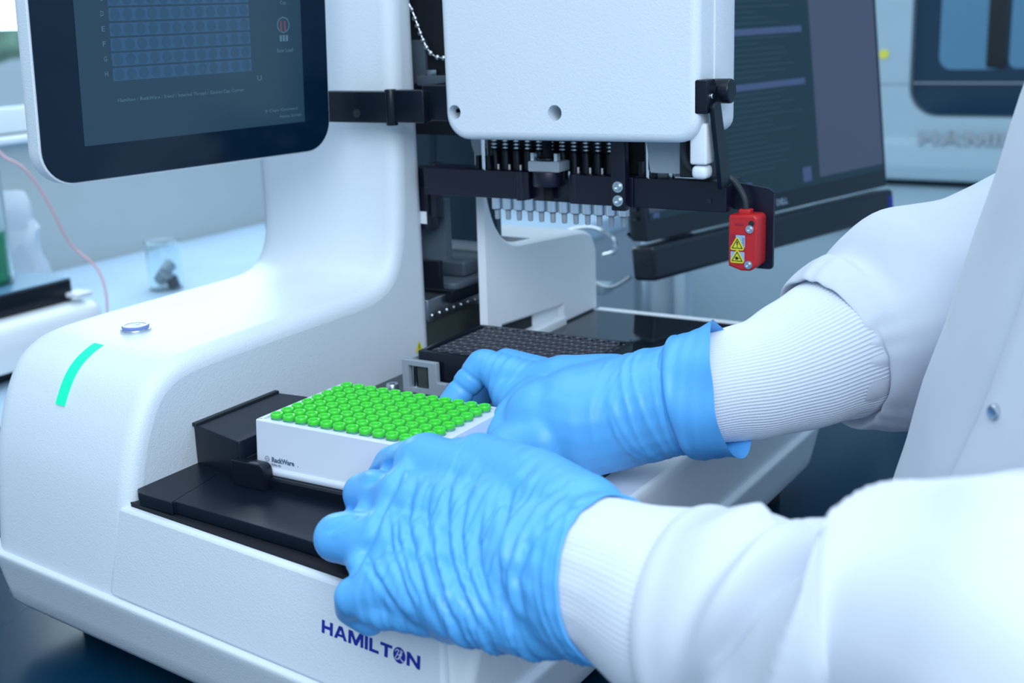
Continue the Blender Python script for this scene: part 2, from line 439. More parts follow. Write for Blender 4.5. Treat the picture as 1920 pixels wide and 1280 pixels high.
MB().box(-60, -35.6, 284, 343, -40, -18).build('slot_void', 'dark_void', T)
MB().box(-40, -26, 300, 384, -40.5, -33, 1).build('slide_rail', 'white_smooth', T)
# opening between column and housing
MB().box(-190, -57, 330, 336, 36, 300).build('inner_panel', 'navy_panel', T)
m = MB().stack(catmull([(-104, 30), (-100, 70), (-97, 120), (-96, 200)], 4)+[(-93, 200), (-93, 120), (-96, 70), (-99.5, 30)], 'y', [(300, 0), (304, 0)])
m.build('sheet_fold', 'navy_panel', T)
MB().box(-80, -62, 246, 258, 60, 106, 1).build('bracket', 'black_anodised', T)
q = MB().box(-73, -61.5, 243.5, 246, 60, 92, .6).build('slide_block', 'black_anodised', T)
MB().box(-70.5, -63, 243.0, 243.5, 65, 74).build('white_label', 'white_smooth', q)
m = MB().stack(catmull([(-84, 34), (-82, 50), (-78, 66), (-72, 80)], 3)+[(-60, 80), (-60, 34)], 'y', [(262, 0), (270, 0)]); m.build('cover', 'dark_grey', T)
MB().box(-92, -64, 258, 263, 12, 34, .8).build('block', 'black_satin', T)
q = MB().stack(rect(-130, -62, 276, 390, 8, 3), 'z', roundl(8, 13, 1, 1, 2)).build('tray', 'dark_grey', T)
MB().box(-112, -70, 300, 370, 13, 25, 2).build('circuit_box', 'dark_grey', q)
MB().box(-128, -64, 274, 388, -2, 8, 1).build('tray_underside', 'black_satin', T)
q = MB().box(-112, -71, 250, 360, -12, 5, .8).build('linear_rail', 'steel', T)
for k in range(10): MB().cyl((256+k*10, -8), 'x', 1.5, -71.2, -70.2, 12).build('rail_screw', 'chrome', q)
MB().box(-120, -73, 246, 350, -41, -12).build('cover_panel', 'olive_panel', T)
# upper opening: bead chain and bolt plate
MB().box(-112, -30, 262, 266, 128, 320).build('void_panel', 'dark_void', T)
MB().box(-80, -68, 258, 262, 165, 196, .6).build('angle_bracket', 'dark_grey', T)
q = MB().box(-72, -42, 252, 262, 164, 171, .6).build('bolt_plate', 'dark_grey', T)
MB().cyl((-62, 257), 'z', 4, 171, 175, 6, .3).build('bolt', 'steel', q)
ch = catmull([(-79.5, 257, 223), (-76.0, 257, 215.9), (-72.0, 257, 206.1), (-67.9, 257, 195.9), (-63.5, 257, 188.6), (-57.4, 257, 184.2), (-48, 257, 183)], 6)
q = MB().tube(ch, .45, 6).build('chain_wire', 'steel', T)
bead = piece(MB().sphere((0, 0, 0), 2.0, 14), 'bead', 'chrome')
L = [Vector(p) for p in ch]; acc = 0
for i in range(1, len(L)):
    acc += (L[i]-L[i-1]).length
    if acc > 5.1: inst(bead, 'chain_bead', L[i], q); acc = 0
# screen arm
m = MB().box(-114, -58, 196, 206, 142.5, 164, 1.2); m.build('screen_arm', 'black_satin', T)
hg = MB().cyl((-56, 198.5), 'z', 4.2, 141, 165.5, 18, .6).build('hinge_barrel', 'black_satin', T)
m = MB().box(-53, -28, 197, 206, 143, 165, 1); m.box(-33, -6, 203, 262, 144, 168, 1); m.build('hinge_block', 'black_satin', T)
MB().cyl((-84, 149), 'y', 3.2, 195.2, 198, 16).build('arm_screw', 'rubber_black', T)
# deck
dl = [(-65, -50), (-60, -53.2), (-31, -55.6), (-31, -53.2), (20, -56.8), (74, -61.2), (120, -66), (160, -71), (163, -60), (163, 120), (-65, 120)]
m = MB().stack(rpoly([(-65.5, -49), (-60, -53.6), (-31, -55.9), (-31.2, -53.6), (60, -60.5), (163, -71), (163, 120), (-65.5, 120)], [2, 3, .4, .4, 0, 6, 1, 1], 4), 'z', [(-47.4, .6), (-46.8, 0), (-40.8, 0), (-40.2, .25), (-40, .8)])
m.build('deck_plate', 'black_matte', T)
MB().box(-65.5, 166, 120.5, 440, -45, -40.0, .4).build('deck_glass', 'black_deck', T)
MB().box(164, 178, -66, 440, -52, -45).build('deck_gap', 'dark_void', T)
MB().box(-29, 178, 440.5, 449, -44, -39.5, .5).build('deck_border', 'white_smooth', T)
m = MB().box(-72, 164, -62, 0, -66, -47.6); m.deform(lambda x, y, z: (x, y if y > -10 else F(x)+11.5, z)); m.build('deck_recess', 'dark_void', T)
# black block against the arm, and the front nest for the tube rack
m = MB().stack(rpoly([(-65.6, -1.5), (-17.6, -14.4), (-17.6, 64), (-40, 72), (-65.6, 70)], [1, 1.5, 3, 6, 1], 3), 'z', [(-40, 0), (-16.8, 0), (-16.2, .3), (-16, .9)]); m.build('sensor_block', 'black_matte', T)
MB().box(-66, -62.5, -2.4, 71, -17, -14.8, .3).build('block_edge', 'rubber_black', T)
nest = MB(); nest.stack(rect(-17, 116, -15, 78, 2, 3), 'z', [(-40, 0), (-34.6, 0), (-33.6, 1)]); nn = nest.build('rack_nest', 'black_satin', T)
cl = MB().box(-20, 3.6, -21, -12.6, -40, -25.5, 0)
cl = MB().stack(rpoly([(-20, -40), (4.4, -40), (4.4, -25), (-20, -25)], [0, 0, 4, .5], 4), 'y', roundl(-19.5, -12.2, .5, .5, 2)); cl.build('corner_clip', 'black_satin', nn)
MB().box(-20, -15.6, -19, 12, -40, -26, .6).build('nest_clip', 'black_satin', nn)
MB().box(112.6, 118, -10, 70, -40, -34, .6).build('nest_clip', 'black_satin', nn)
MB().lathe([(4.4, -40), (4.4, -33), (4, -32.4), (2.2, -32.4), (2.0, -34), (2.0, -38)], (-55.4+14, 170-8, 0), 24).build('locating_pin', 'steel', T)
# rear nest that carries the black well plate
m = MB().box(-20, 122, 152, 240, -40, -31, 1); rn = m.build('plate_nest', 'grey_plastic', T)
nf = MB()
nf.stack(rpoly([(-21, -31), (14.5, -31), (14.5, -22), (6.9, -22), (6.9, -8.5), (-21, -8.5)], .6, 2), 'y', roundl(147, 151.5, .4, .4, 2))
o = nf.build('nest_bracket', 'grey_plastic', rn)
cut(o, MB().box(-15.5, 0.5, 140, 160, -27.5, -12))
o.parent = rn
MB().box(-10, -2, 149, 153, -28, -11.5, .5).build('clamp_leaf', 'olive_panel', rn)
MB().cyl((-12.5, 150), 'z', 1.6, -28, -11, 12).build('clamp_pin', 'chrome', rn)
MB().box(-21, -17, 151, 236, -31, -9, .5).build('nest_rail', 'grey_plastic', rn)
MB().box(114.6, 121, 228, 239, -31, -15, .8).build('nest_corner', 'grey_plastic', rn)
M = frame((-65.6, 229, -25), (0, 1, 0), (0, 0, 1))
q = MB().flat([(-5, -4), (5, -4), (0, 4.6)], M).build('warning_sticker', 'label_yellow', T)
MB().flat([(-.5, -2), (.5, -2), (.5, 2), (-.5, 2)], Matrix.Translation((.15, 0, 0)) @ M).build('warning_mark', 'ink_black', q)
# ------------------------------------------------------------------ the head
hp = rpoly([(-10, 132.6), (172, 134.6), (172, 330), (-10, 330)], [17, 15, 0, 0], 7)
m = MB().stack(hp, 'y', [(195+5.5*(1-math.cos(PI/2*k/6)), 5.5*(1-math.sin(PI/2*k/6))) for k in range(7)]+[(217, 0)])
m.deform(lambda x, y, z: (x, y, z if z < 300 else 330))
hd = m.build('hood_cover', 'white_plastic', T, ang=40)
cut(hd, MB().cyl((-1.5, 151), 'y', 4.7, 180, 214, 24).cyl((74.5, 151.5), 'y', 5.0, 180, 214, 24))
hd['label'] = 'large white hood over the capping head'
m = MB().stack(rpoly([(-9, 217.6), (173, 217.6), (173.5, 252), (-9, 252)], [1, 1, 6, 6], 4), 'z', [(137+9*(1-math.cos(PI/2*k/5)), 9*(1-math.sin(PI/2*k/5))) for k in range(6)]+[(330, 0)])
m.deform(lambda x, y, z: (x, max(y, 217.6), z)); m.build('hood_shell', 'white_plastic', T, ang=40)
MB().box(163, 174, 203, 216, 121, 146, 1.5).build('hood_skirt', 'white_smooth', T)
MB().box(163.5, 173.5, 203.5, 216, 112, 120.4, 3).build('skirt_tip', 'white_smooth', T)
MB().box(147, 163, 224, 246, 110, 140, 1).build('cable_duct', 'rubber_black', T)
MB().stack(rpoly([(126, 112), (146.6, 112), (146.6, 140), (122, 140)], 1, 2), 'y', [(226, 0), (246, 0)]).build('head_plate', 'grey_plastic', T)
m = MB().stack(catmull([(-24, 150), (-23, 125), (-17, 112), (-6, 104)], 4)+[(4, 104), (4, 150)], 'y', [(246, 0), (252, 0)]); m.build('head_cheek', 'grey_plastic', T)
# gantry bar with clamps
g = MB().stack(rect(-53, 34, 89.5, 108.6, .6, 2), 'y', roundl(228, 252, .5, .5, 2)); G = g.build('gantry_bar', 'black_anodised', T)
MB().box(34, 66, 233, 252, 88.5, 104, .6).build('bar_web', 'black_anodised', G)
MB().stack(rect(66, 113, 88.8, 108.2, .6, 2), 'y', roundl(227, 252, .5, .5, 2)).build('bar_section', 'black_anodised', G)
m = MB().stack(rect(113, 177, 88.6, 107.8, .6, 2), 'y', roundl(228, 254, .5, .5, 2)); o = m.build('bar_end', 'black_anodised', G)
MB().cyl((166, 95.5), 'y', 1.5, 226.8, 229, 12).build('bar_screw', 'rubber_black', G)
MB().box(-58, -53, 242, 252, 70, 110, .6).build('bar_post', 'black_anodised', G)
for x in (27, 69): MB().cyl((x, 230), 'z', 3.6, 89, 108.4, 16).build('bar_rib', 'black_anodised', G)
# lead screw clamp in the middle
m = MB().stack(rpoly([(38, 110), (62, 110), (62, 117), (38, 117)], 1, 2), 'y', roundl(221, 236, .5, .5, 2)); C_ = m.build('screw_clamp', 'grey_plastic', G)
MB().cyl((49.5, 228), 'z', 10.5, 100, 110, 28, .6).build('screw_nut', 'black_anodised', C_)
MB().cyl((49.5, 228), 'z', 7, 117, 119, 24, .4).build('nut_flange', 'black_satin', C_)
for x in (41, 59): MB().cyl((x, 224), 'z', 2.4, 117, 122.5, 6, .3).build('clamp_bolt', 'steel', C_)
th = MB()
for k in range(56):
    z = 90+k*.85; th.lathe([(2.9, 0), (3.6, .42), (2.9, .85)], (49.5, 228, z), 16)
th.build('lead_screw', 'cable_black', C_)
# twelve plungers and gripper tips
plg = MB(); plg.lathe([(0, 89), (3.4, 89), (3.4, 120), (3.0, 121.5), (1.4, 121.5), (1.4, 132)], (0, 0, 0), 18)
pm = piece(plg, 'plunger', 'black_satin')
sp = MB()
for k in range(4): sp.lathe([(1.7, 0), (2.6, .6), (2.6, 1.2), (1.7, 1.8)], (0, 0, 122.3+k*2.4), 14)
sm = piece(sp, 'spring', 'steel')
tm = piece(MB().lathe([(0, 89.2), (4.0, 89.2), (4.0, 80.6), (3.6, 80.1), (1.9, 80.1), (1.9, 79)], (0, 0, 0), 20), 'gripper_tip', 'steel')
nm = piece(MB().lathe([(2.0, 80.2), (1.85, 74), (1.5, 72.9), (0, 72.7)], (0, 0, 0), 16), 'nib', 'tip_grey')
for k in range(12):
    x = k*9.0+.6; dz = -.1*k/11
    o = inst(pm, 'plunger', (x, 240, dz), G); inst(sm, 'spring', (x, 240, dz), o)
    o = inst(tm, 'gripper_tip', (x, 240, dz), G); inst(nm, 'nib', (x, 240, dz), o)
    if k not in (5, 6): MB().box(x+3.9, x+5.0, 236, 237, 108, 112).build('white_tick', 'white_smooth', G)
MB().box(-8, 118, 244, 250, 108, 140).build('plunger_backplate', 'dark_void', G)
for x in (-1.6, 119):
    MB().cyl((x-2.6 if x < 0 else x+2, 233), 'z', 1.9, 107, 140, 16).build('guide_rod', 'chrome', G)
    for s in (-1, 1): MB().box(x+s*4.6-1.3-2.6*(x < 0)+2*(x > 0), x+s*4.6+1.3-2.6*(x < 0)+2*(x > 0), 231, 235, 107, 118).build('rod_stop', 'black_satin', G)
# strap with two socket screws
sp_ = MB().box(100.4, 110.6, 220.5, 227, 87, 140, .8).build('strap', 'black_anodised', G)
def screw(x, y, z, r, parent, name='socket_screw', n=(0, -1, 0)):
    M = frame((x, y, z), (1, 0, 0), (0, 0, 1))
    M = frame((x, y, z), Vector((0, 0, 1)).cross(Vector(n)), (0, 0, 1))
    o = MB().lathe([(r, 0), (r, .5), (r*.95, .7), (r*.62, .7), (r*.62, 2.0), (r*.56, 2.3), (r*.34, 2.3), (r*.34, 1.1), (0, 1.1)], (0, 0, 0), 24, M=M).build(name, 'steel', parent)
    return o
screw(105.5, 220.5, 102.6, 3.7, sp_); screw(105.5, 220.5, 93.6, 3.7, sp_)
# clamp plate and cable of the sensor
cp = MB().box(140, 160, 232, 246, 107.8, 109.4, .4).build('cable_clamp', 'chrome', G)
for x in (136, 146, 156): MB().cyl((x, 236), 'z', 2.4, 108, 112.3, 18, .4).build('clamp_screw', 'steel', G)
# lever on the right of the hood
lv = MB().stack(rpoly([(196, 152), (204, 152.5), (210, 160), (210, 169), (208, 172), (196, 172)], [1, 2, 4, 2, 1, 1], 3), 'x', roundl(167.5, 177, .5, .5, 2)).build('lever_bracket', 'black_satin', T)
MB().cyl((218.5, 164), 'x', 7.4, 170, 184, 28, 1.2).build('lever_knob', 'black_satin', lv)
MB().cyl((203, 162), 'x', 1.6, 176.6, 178, 14, .3).build('pivot_pin', 'chrome', lv)
MB().stack(rpoly([(199, 157), (210, 160), (228, 107), (214, 105)], [3, 3, .5, .5], 3), 'x', roundl(177, 180, .4, .4, 2)).build('lever_strap', 'black_satin', lv)
# red laser sensor hung on its bracket
sb = MB().stack(rpoly([(177, 89), (190, 88), (190, 52), (203, 52), (203, 101), (199, 103), (177, 106)], [0, 0, 1, 2, 2, 2, 0], 2), 'y', [(241, 0), (243.5, 0)]).build('sensor_bracket', 'black_anodised', T)
rs = MB().stack(rpoly([(179.6, 55.6), (188, 53), (194, 53.2), (198.4, 56.5), (198.4, 86.5), (196, 88.2), (179.6, 87.8)], [1, 2, 2, 3, 2.5, 2, 1.5], 4), 'y', roundl(225.5, 241, 1.2, .6, 3))
RS = rs.build('laser_sensor', 'red_plastic', T, label='small red laser sensor with two yellow warning labels')
MB().box(184.5, 192, 229, 236, 87.5, 91, .8).build('sensor_collar', 'red_plastic', RS)
MB().box(184, 189.6, 225.2, 226, 81.6, 83.2, .25).build('sensor_window', 'label_red', RS)
screw(193.6, 225.4, 79.6, 2.6, RS, 'sensor_screw'); screw(193.0, 225.4, 57.2, 2.6, RS, 'sensor_screw')
MB().cyl((194.6, 83.2), 'y', 1.8, 225.1, 226, 16).build('screw_slot', 'rubber_black', RS)
fy = 225.35
def SM(x, z, d=0): return frame((x, fy-d, z), (1, 0, 0), (0, 0, 1))
MB().flat([(0, 0), (9.6, 0), (9.6, 17.6), (0, 17.6)], SM(181, 58.4)).build('sensor_label', 'label_red', RS)
m = MB().flat([(0, 0), (6, 0), (6, 7.5), (0, 7.5)], SM(184.6, 68, .03)); m.flat([(0, 0), (9.2, 0), (9.2, 6), (0, 6)], SM(181.2, 59, .03)); m.build('blue_label', 'label_blue', RS)
m = MB(); text(m, 'Leuze', 5.0, 2.0, frame((190.1, fy-.06, 69), (0, 0, 1), (-1, 0, 0))); m.build('label_print', 'logo_blue', RS)
for k, z in ((0, 66.0), (1, 57.9)):
    w3 = MB().stack(rpoly([(0, 0), (10.6, 0), (5.3, 9.2)], 1.1, 3), 'z', [(0, 0), (.15, 0)], M=SM(180.3, z, .05)).build('warning_label', 'label_yellow', RS)
    tri = [(1.5, .95), (9.1, .95), (5.3, 7.5)]; ti = inset(tri, .55)
    m = MB(); m.add([(p[0], p[1], 0) for p in tri+ti], [[0, 1, 4, 3], [1, 2, 5, 4], [2, 0, 3, 5]], SM(180.3, z, .24))
    if k == 0:
        m.flat([(5.0, 2.9), (5.6, 2.9), (5.85, 5.4), (4.75, 5.4)], SM(180.3, z, .24)); m.flat(circ(5.3, 2.2, .42, 10), SM(180.3, z, .24))
    else:
        st = [(5.0+(1.5 if i % 2 else .8)*math.cos(2*PI*i/20), 3.0+(1.5 if i % 2 else .8)*math.sin(2*PI*i/20)) for i in range(20)]
        m.flat(st, SM(180.3, z, .24)); m.flat([(5.5, 2.85), (8.0, 2.85), (8.0, 3.15), (5.5, 3.15)], SM(180.3, z, .24))
    m.build('warning_symbol', 'ink_black', w3)
cb = catmull([(152, 220, 140), (151.5, 220, 129), (153, 220, 121), (157, 221, 115), (163, 223, 112), (171, 226, 111.6), (179, 230, 109.6), (184, 232, 103.5), (187.6, 232.5, 96), (188.2, 232.5, 89)], 5)
MB().tube(cb, 2.0, 12).build('sensor_cable', 'cable_black', T)
# the maker's name on the front panel
lx, lz = 90.8, -77.8
slope = Vector((1, -.115, 0)); upv = Vector((0, 8/55, 1))
M = frame((lx, F(lx)+8*(lz+105)/55-.95, lz), slope, upv)
m = MB(); pos, ow = word(m, 'HAMILTON', 6.7, M, 65.2, .11)
ox = pos['O']; m.flat(circ(ox, 3.35, 3.95, 32), M); lg = m.build('maker_name', 'logo_blue', T, ang=0)
m = MB()
for pts in ([(-2.2, 1.2), (-1.6, 2.1), (-.3, 2.0), (-.9, .9), (-1.6, -.6), (-2.2, -1.6), (-1.2, -2.0), (-.4, -1.2)], [(.9, 2.6), (.6, 1.2), (0, -.6), (-.2, -1.8)], [(-1.2, .2), (0, .1), (1.6, .5)], [(1.7, 2.2), (1.0, .6), (.6, -.9), (1.2, -1.6), (2.0, -2.2), (2.6, -1.8)]):
    c = catmull([(p[0], p[1], .05) for p in pts], 4)
    m.tube([(ox+p[0]*1.15, 3.35+p[1]*1.15, .0) for p in c], .19, 5, M=M)
m.build('emblem_stroke', 'white_smooth', lg)
# ================================================================== the touchscreen on the arm
U = Vector((.179, .984, 0)).normalized(); V = Vector((.02, .03, 1)).normalized()
PR = Vector((-97, 180.5, 125.2))
W_, H_ = 216., 158.
SO = PR-U*W_
TS = thing('touchscreen', 'dark touchscreen panel with white back hanging over the left arm', 'touchscreen', tuple(SO+U*W_/2))
M = frame(SO, U, V)         # local x along the screen, y up, z out of the glass towards +x
m = MB().stack(rect(0, W_, 0, H_, 21, 9), 'z', [(-17, 5), (-15, 1.5), (-12, .3), (-8, 0), (-.5, 0), (0, .4)], M=M); m.build('housing', 'white_plastic', TS)
m = MB().stack(rect(0, W_, 0, H_, 21, 9), 'z', [(-.1, 1.3), (.9, 1.3), (1.2, 1.6)], M=M); m.build('glass', 'screen_glass', TS)
MZ = lambda d: M @ Matrix.Translation((0, 0, d))
ds = MB().flat([(28, 21.5), (193, 21.5), (193, 131), (28, 131)], MZ(1.32)).build('display', 'display', TS)
cw, rh, x0, y0 = 8.4, 8.6, 50, 57.5
m = MB(); m2 = MB(); m3 = MB()
for r_ in range(8):
    y = y0+7*rh-r_*rh-0
    yy = y0+(7-r_)*rh
    if yy+rh > 130: continue
    m.flat([(x0, yy), (x0+12*cw, yy), (x0+12*cw, yy+rh-1.2), (x0, yy+rh-1.2)], MZ(1.36))
    for c in range(12):
        m2.flat(circ(x0+cw*(c+.5), yy+rh/2-.6, 3.4, 16), MZ(1.40))
    text(m3, 'ABCDEFGH'[r_], 2.0, 2.9, MZ(1.40) @ Matrix.Translation((x0-5.2, yy+3, 0)))
m.build('well_row', 'display_cell', ds, ang=0); m2.build('well_icon', 'display_cell_dark', ds, ang=0)
text(m3, 'Hamilton / RackWare / 0.6ml / Internal Thread / Gasket Cap Carrier', 92, 2.7, MZ(1.4) @ Matrix.Translation((52, 44.5, 0)))
text(m3, '0 Caps Counted', 27, 2.2, MZ(1.4) @ Matrix.Translation((160, 29.6, 0))); text(m3, 'Home Screen', 18, 2.0, MZ(1.4) @ Matrix.Translation((172, 25.6, 0)))
text(m3, 'Cap', 5, 2.8, MZ(1.4) @ Matrix.Translation((176, 98, 0))); text(m3, 'Row Load', 13, 2.6, MZ(1.4) @ Matrix.Translation((172, 68, 0)))
text(m3, 'U', 3.4, 3.2, MZ(1.4) @ Matrix.Translation((155, 51, 0)))
m3.lathe([(4.5, 0), (5.1, 0)], (0, 0, 0), 24, M=MZ(1.4) @ Matrix.Translation((178, 85.5, 0)))
for k in range(3): m3.flat([(174.6+k*2.5, 75), (176.4+k*2.5, 75), (176.4+k*2.5, 79), (174.6+k*2.5, 79)], MZ(1.4))
m3.build('screen_text', 'display_text', ds, ang=0)
m = MB()
for k in range(2): m.flat([(175.2+k*3.2, 81), (177+k*3.2, 81), (177+k*3.2, 88), (175.2+k*3.2, 88)], MZ(1.42))
m.build('screen_icon', 'display_red', ds, ang=0)
# ================================================================== white tube rack and its 96 tubes
RK = thing('tube_rack', 'white plastic tube rack held by both gloved hands', 'tube rack', (49.5, 31.5, -33.6))
XA, XB, YA, YB = -10.2, 109.2, -8.0, 71.0
m = MB().stack(rect(XA, XB, YA, YB, 2.2, 4), 'z', [(-33.4, -3.0), (-32.6, -3.4), (-31.2, -3.4), (-30.4, -3.0), (-29.4, -1.5), (-28.6, -1.2), (-4.2, 0), (-3.4, .15), (-3.0, .6), (-2.9, 1.1), (-2.9, 3.4), (-3.8, 3.5), (-31, 3.0)], caps=(1, 0))
m.build('rack_body', 'rack_white', RK)
# top grid with 96 holes
m = MB(); nh = 12
for i in range(12):
    for j in range(8):
        cx, cy = i*9., j*9.
        x0 = cx-4.5 if i else XA+3.3; x1 = cx+4.5 if i < 11 else XB-3.3; y0 = cy-4.5 if j else YA+3.3; y1 = cy+4.5 if j < 7 else YB-3.3
        v = [(x0, y0, -3.9), (x1, y0, -3.9), (x1, y1, -3.9), (x0, y1, -3.9)]+[(cx+3.05*math.cos(2*PI*(k+.5)/nh-PI*.75), cy+3.05*math.sin(2*PI*(k+.5)/nh-PI*.75), -3.9) for k in range(nh)]
        f = []
        for s in range(4):
            q = [4+s*3+k for k in range(3)]; nx = 4+((s+1)*3) % nh
            f += [[s, (s+1) % 4, nx, q[2]], [s, q[2], q[1], q[0]]]
        m.add(v, f)
m.build('rack_grid', 'rack_white', RK, ang=0)
m = MB(); RM = frame((1.6, YA-1.2, -26.3), (1, 0, 0), (0, .049, 1)); text(m, 'RackWare', 16.6, 3.1, RM, .05); m.lathe([(1.35, 0), (1.65, 0)], (-3.4, 1.5, 0), 20, M=RM)
for q in ([(-3.5, .2), (-3.3, .2), (-3.3, 2.8), (-3.5, 2.8)], [(-4.9, 1.4), (-1.9, 1.4), (-1.9, 1.6), (-4.9, 1.6)]): m.flat(q, RM)
m.flat(circ(19.1, .3, .3, 8), RM); m.build('rack_print', 'print_grey', RK, ang=0)
m = MB(); text(m, '7096-02', 7.2, 1.35, frame((1.0, YA-1.3, -28.4), (1, 0, 0), (0, .049, 1)), .02); m.build('rack_code', 'print_grey', RK, ang=0)
ORD = ['first', 'second', 'third', 'fourth', 'fifth', 'sixth', 'seventh', 'eighth', 'ninth', 'tenth', 'eleventh', 'last']
tb = MB().lathe([(0, -29.5), (1.6, -29.5), (2.8, -27), (2.85, -3.9), (3.5, -3.9), (3.5, -2.4), (2.6, -2.4)], (0, 0, 0), 16)
cp_ = MB().lathe([(3.0, -2.4), (3.62, -2.4), (3.66, -1.6), (3.5, -1.5), (3.66, -1.4), (3.66, -.45), (3.3, 0), (2.55, 0), (2.2, -.25), (2.0, -1.3), (1.2, -1.45), (0, -1.4)], (0, 0, 0), 24)
tme = piece(tb, 'capped_tube', 'tube_plastic'); cme = piece(cp_, 'cap', 'green_cap', 40)
for j in range(8):
    for i in range(12):
        o = bpy.data.objects.new('capped_tube', tme); COL.objects.link(o); o.location = P((i*9., j*9., 0)); ORG[o.name] = P((i*9., j*9., 0))
        row = 'back' if j == 7 else ('front' if j == 0 else ORD[j])
        col = ORD[i]
        tag(o, f'green capped tube, {row} row{"" if j in (0, 7) else " from the front"}, {col} from the left', 'tube', 'green capped tubes in the white rack')
        c = bpy.data.objects.new('cap', cme); COL.objects.link(c); c.parent = o
# ================================================================== black 96-well plate
PX0, PX1, PY0, PY1 = -12.5, 111.5, 153.5, 232.5
WP = thing('well_plate', 'black 96-well plate on the grey nest behind the tube rack', 'well plate', (49.5, 193, -31))
pr = rpoly([(PX0, PY0), (PX1, PY0), (PX1, PY1), (PX0, PY1)], [2, 5, 6, 3], 3)
m = MB().stack(pr, 'z', [(-30.8, -2), (-26, -2), (-25.6, 0), (-4, 0), (-3.4, .3), (-3.2, .8), (-3.2, 4.0), (-4.6, 4.3)]); m.build('plate_body', 'black_satin', WP)
wl = MB().lathe([(4.4, -4.6), (4.36, -3.35), (4.26, -3.2), (4.02, -3.2), (3.92, -3.35), (3.86, -4.6)], (0, 0, 0), 20)
wm = piece(wl, 'well', 'plate_rim_glare')
for j in range(8):
    for i in range(12): inst(wm, 'well', (i*9.-.3, 161.5+j*9., 0), WP)
m = MB()
for k in range(8): text(m, 'ABCDEFGH'[k], 1.6, 2.0, frame((107.6, 160+9*k, -3.15), (0, 1, 0), (-1, 0, 0)))
m.build('row_letters', 'grey_plastic', WP, ang=0)
# ================================================================== monitor behind the deck
U = Vector((.24, .971, 0)).normalized(); V = Vector((-.11, .028, 1)).normalized()
MO = Vector((-9.5, 508.4, -27.3))
KM = .885
MN = thing('monitor', 'black desktop monitor with a soundbar, standing behind the instrument', 'monitor', (-5, 640, -170))
M = frame(MO, U, V) @ Matrix.Scale(KM, 4)
def mrect(mb, x0, x1, y0, y1, d): return mb.flat([(x0, y0), (x1, y0), (x1, y1), (x0, y1)], M @ Matrix.Translation((0, 0, d)))
MB().stack(rect(2, 478, 40, 335, 3, 3), 'z', [(-30, 8), (-20, 1), (-2, 0), (0, .6)], M=M).build('monitor_case', 'monitor_black', MN)
sc_ = mrect(MB(), 9, 471, 61, 328, .4).build('monitor_screen', 'monitor_screen', MN)
mrect(MB(), 120, 326, 66, 318, .7).build('app_window', 'monitor_window', sc_)
for x0, x1, a, b_ in ((146, 308, 278, 291), (146, 308, 238, 245), (146, 308, 179, 186), (228, 240, 300, 318), (148, 188, 74, 79), (290, 308, 67, 84)): mrect(MB(), x0, x1, a, b_, 1.0).build('window_bar', 'monitor_bar', sc_, ang=0)
m = MB(); rnd = random.Random(3)
for y in list(range(90, 176, 6))+list(range(192, 236, 6))+list(range(250, 276, 6)):
    mrect(m, 150, 148+rnd.uniform(70, 150), y, y+1.1, .95)
m.build('window_text', 'monitor_text', sc_, ang=0, kind='stuff')
mrect(MB(), 9, 471, 61, 69, .9).build('task_bar', 'monitor_window', sc_)
m = MB(); mrect(m, 14, 24, 63, 68, 1.1); mrect(m, 80, 100, 63, 68, 1.1); m.build('task_icon', 'monitor_bar', sc_, ang=0)
m = MB(); mrect(m, 375, 382, 320, 326, 1.0); m.build('close_button', 'label_red', sc_, ang=0)
m = MB(); text(m, 'DELL', 22, 7, M @ Matrix.Translation((233, 47, .9)), .03); m.build('maker_badge', 'steel', MN, ang=0)
for k in range(26): MB().box(0, 4, 62+k*9.6, 66+k*9.6, -16, -8, M=M @ Matrix.Translation((-1.0, 0, 0))).build('vent_rib', 'monitor_black', MN)
sb_ = MB().stack(rect(0, 480, 0, 36, 5, 4), 'z', roundl(-22, 8, 4, 5, 3), M=M).build('soundbar', 'monitor_black', MN)
for k in range(2): MB().cyl((18, -7), 'x', 1.8, -.6, .5, 12, M=M @ Matrix.Translation((0, 0, 0))).build('soundbar_port', 'rubber_black', sb_) if k == 0 else None
MB().stack(rect(466, 476, 8, 28, 1), 'z', [(7.8, 0), (8.3, 0)], M=M).build('soundbar_sticker', 'logo_blue', sb_)
ct = MO+U*88
MB().cyl((ct.x-50, ct.y+14), 'z', 25, -165, 120, 32).build('stand_post', 'steel', MN)
MB().stack(rect(ct.x-92, ct.x+20, ct.y-40, ct.y+110, 12, 4), 'z', roundl(-170, -164, 1, 1, 2)).build('stand_foot', 'monitor_black', MN)
MB().box(ct.x-75, ct.x-8, ct.y-20, ct.y+40, 60, 110, 4).build('stand_bracket', 'monitor_black', MN)
# bent wire stand and its cable beside the monitor
BS = thing('wire_stand', 'bent chrome wire stand with a grey plate behind the housing', 'wire stand', (-165, 700, -170))
MB().tube(catmull([(-205, 640, -166), (-202, 640, -60), (-185, 645, -22), (-150, 655, -10), (-125, 660, -20), (-121, 660, -34), (-135, 660, -40)], 6), 2.2, 10).build('wire_loop', 'chrome', BS)
MB().box(-172, -140, 644, 648, -120, -26, 1).build('stand_plate', 'grey_plastic', BS)
MB().box(-180, -128, 648, 670, -80, -70, 1).build('stand_shelf', 'cabinet_white', BS)
MB().box(-215, -125, 625, 680, -170, -164, 1).build('stand_base', 'grey_plastic', BS)
tag(MB().tube(catmull([(-160, 640, -30), (-128, 600, -40), (-90, 560, -46), (-60, 535, -42), (-40, 532, -30)], 6), 1.9, 10).build('steel_cable', 'grey_plastic'), 'short shiny cable running to the left corner of the monitor', 'cable')
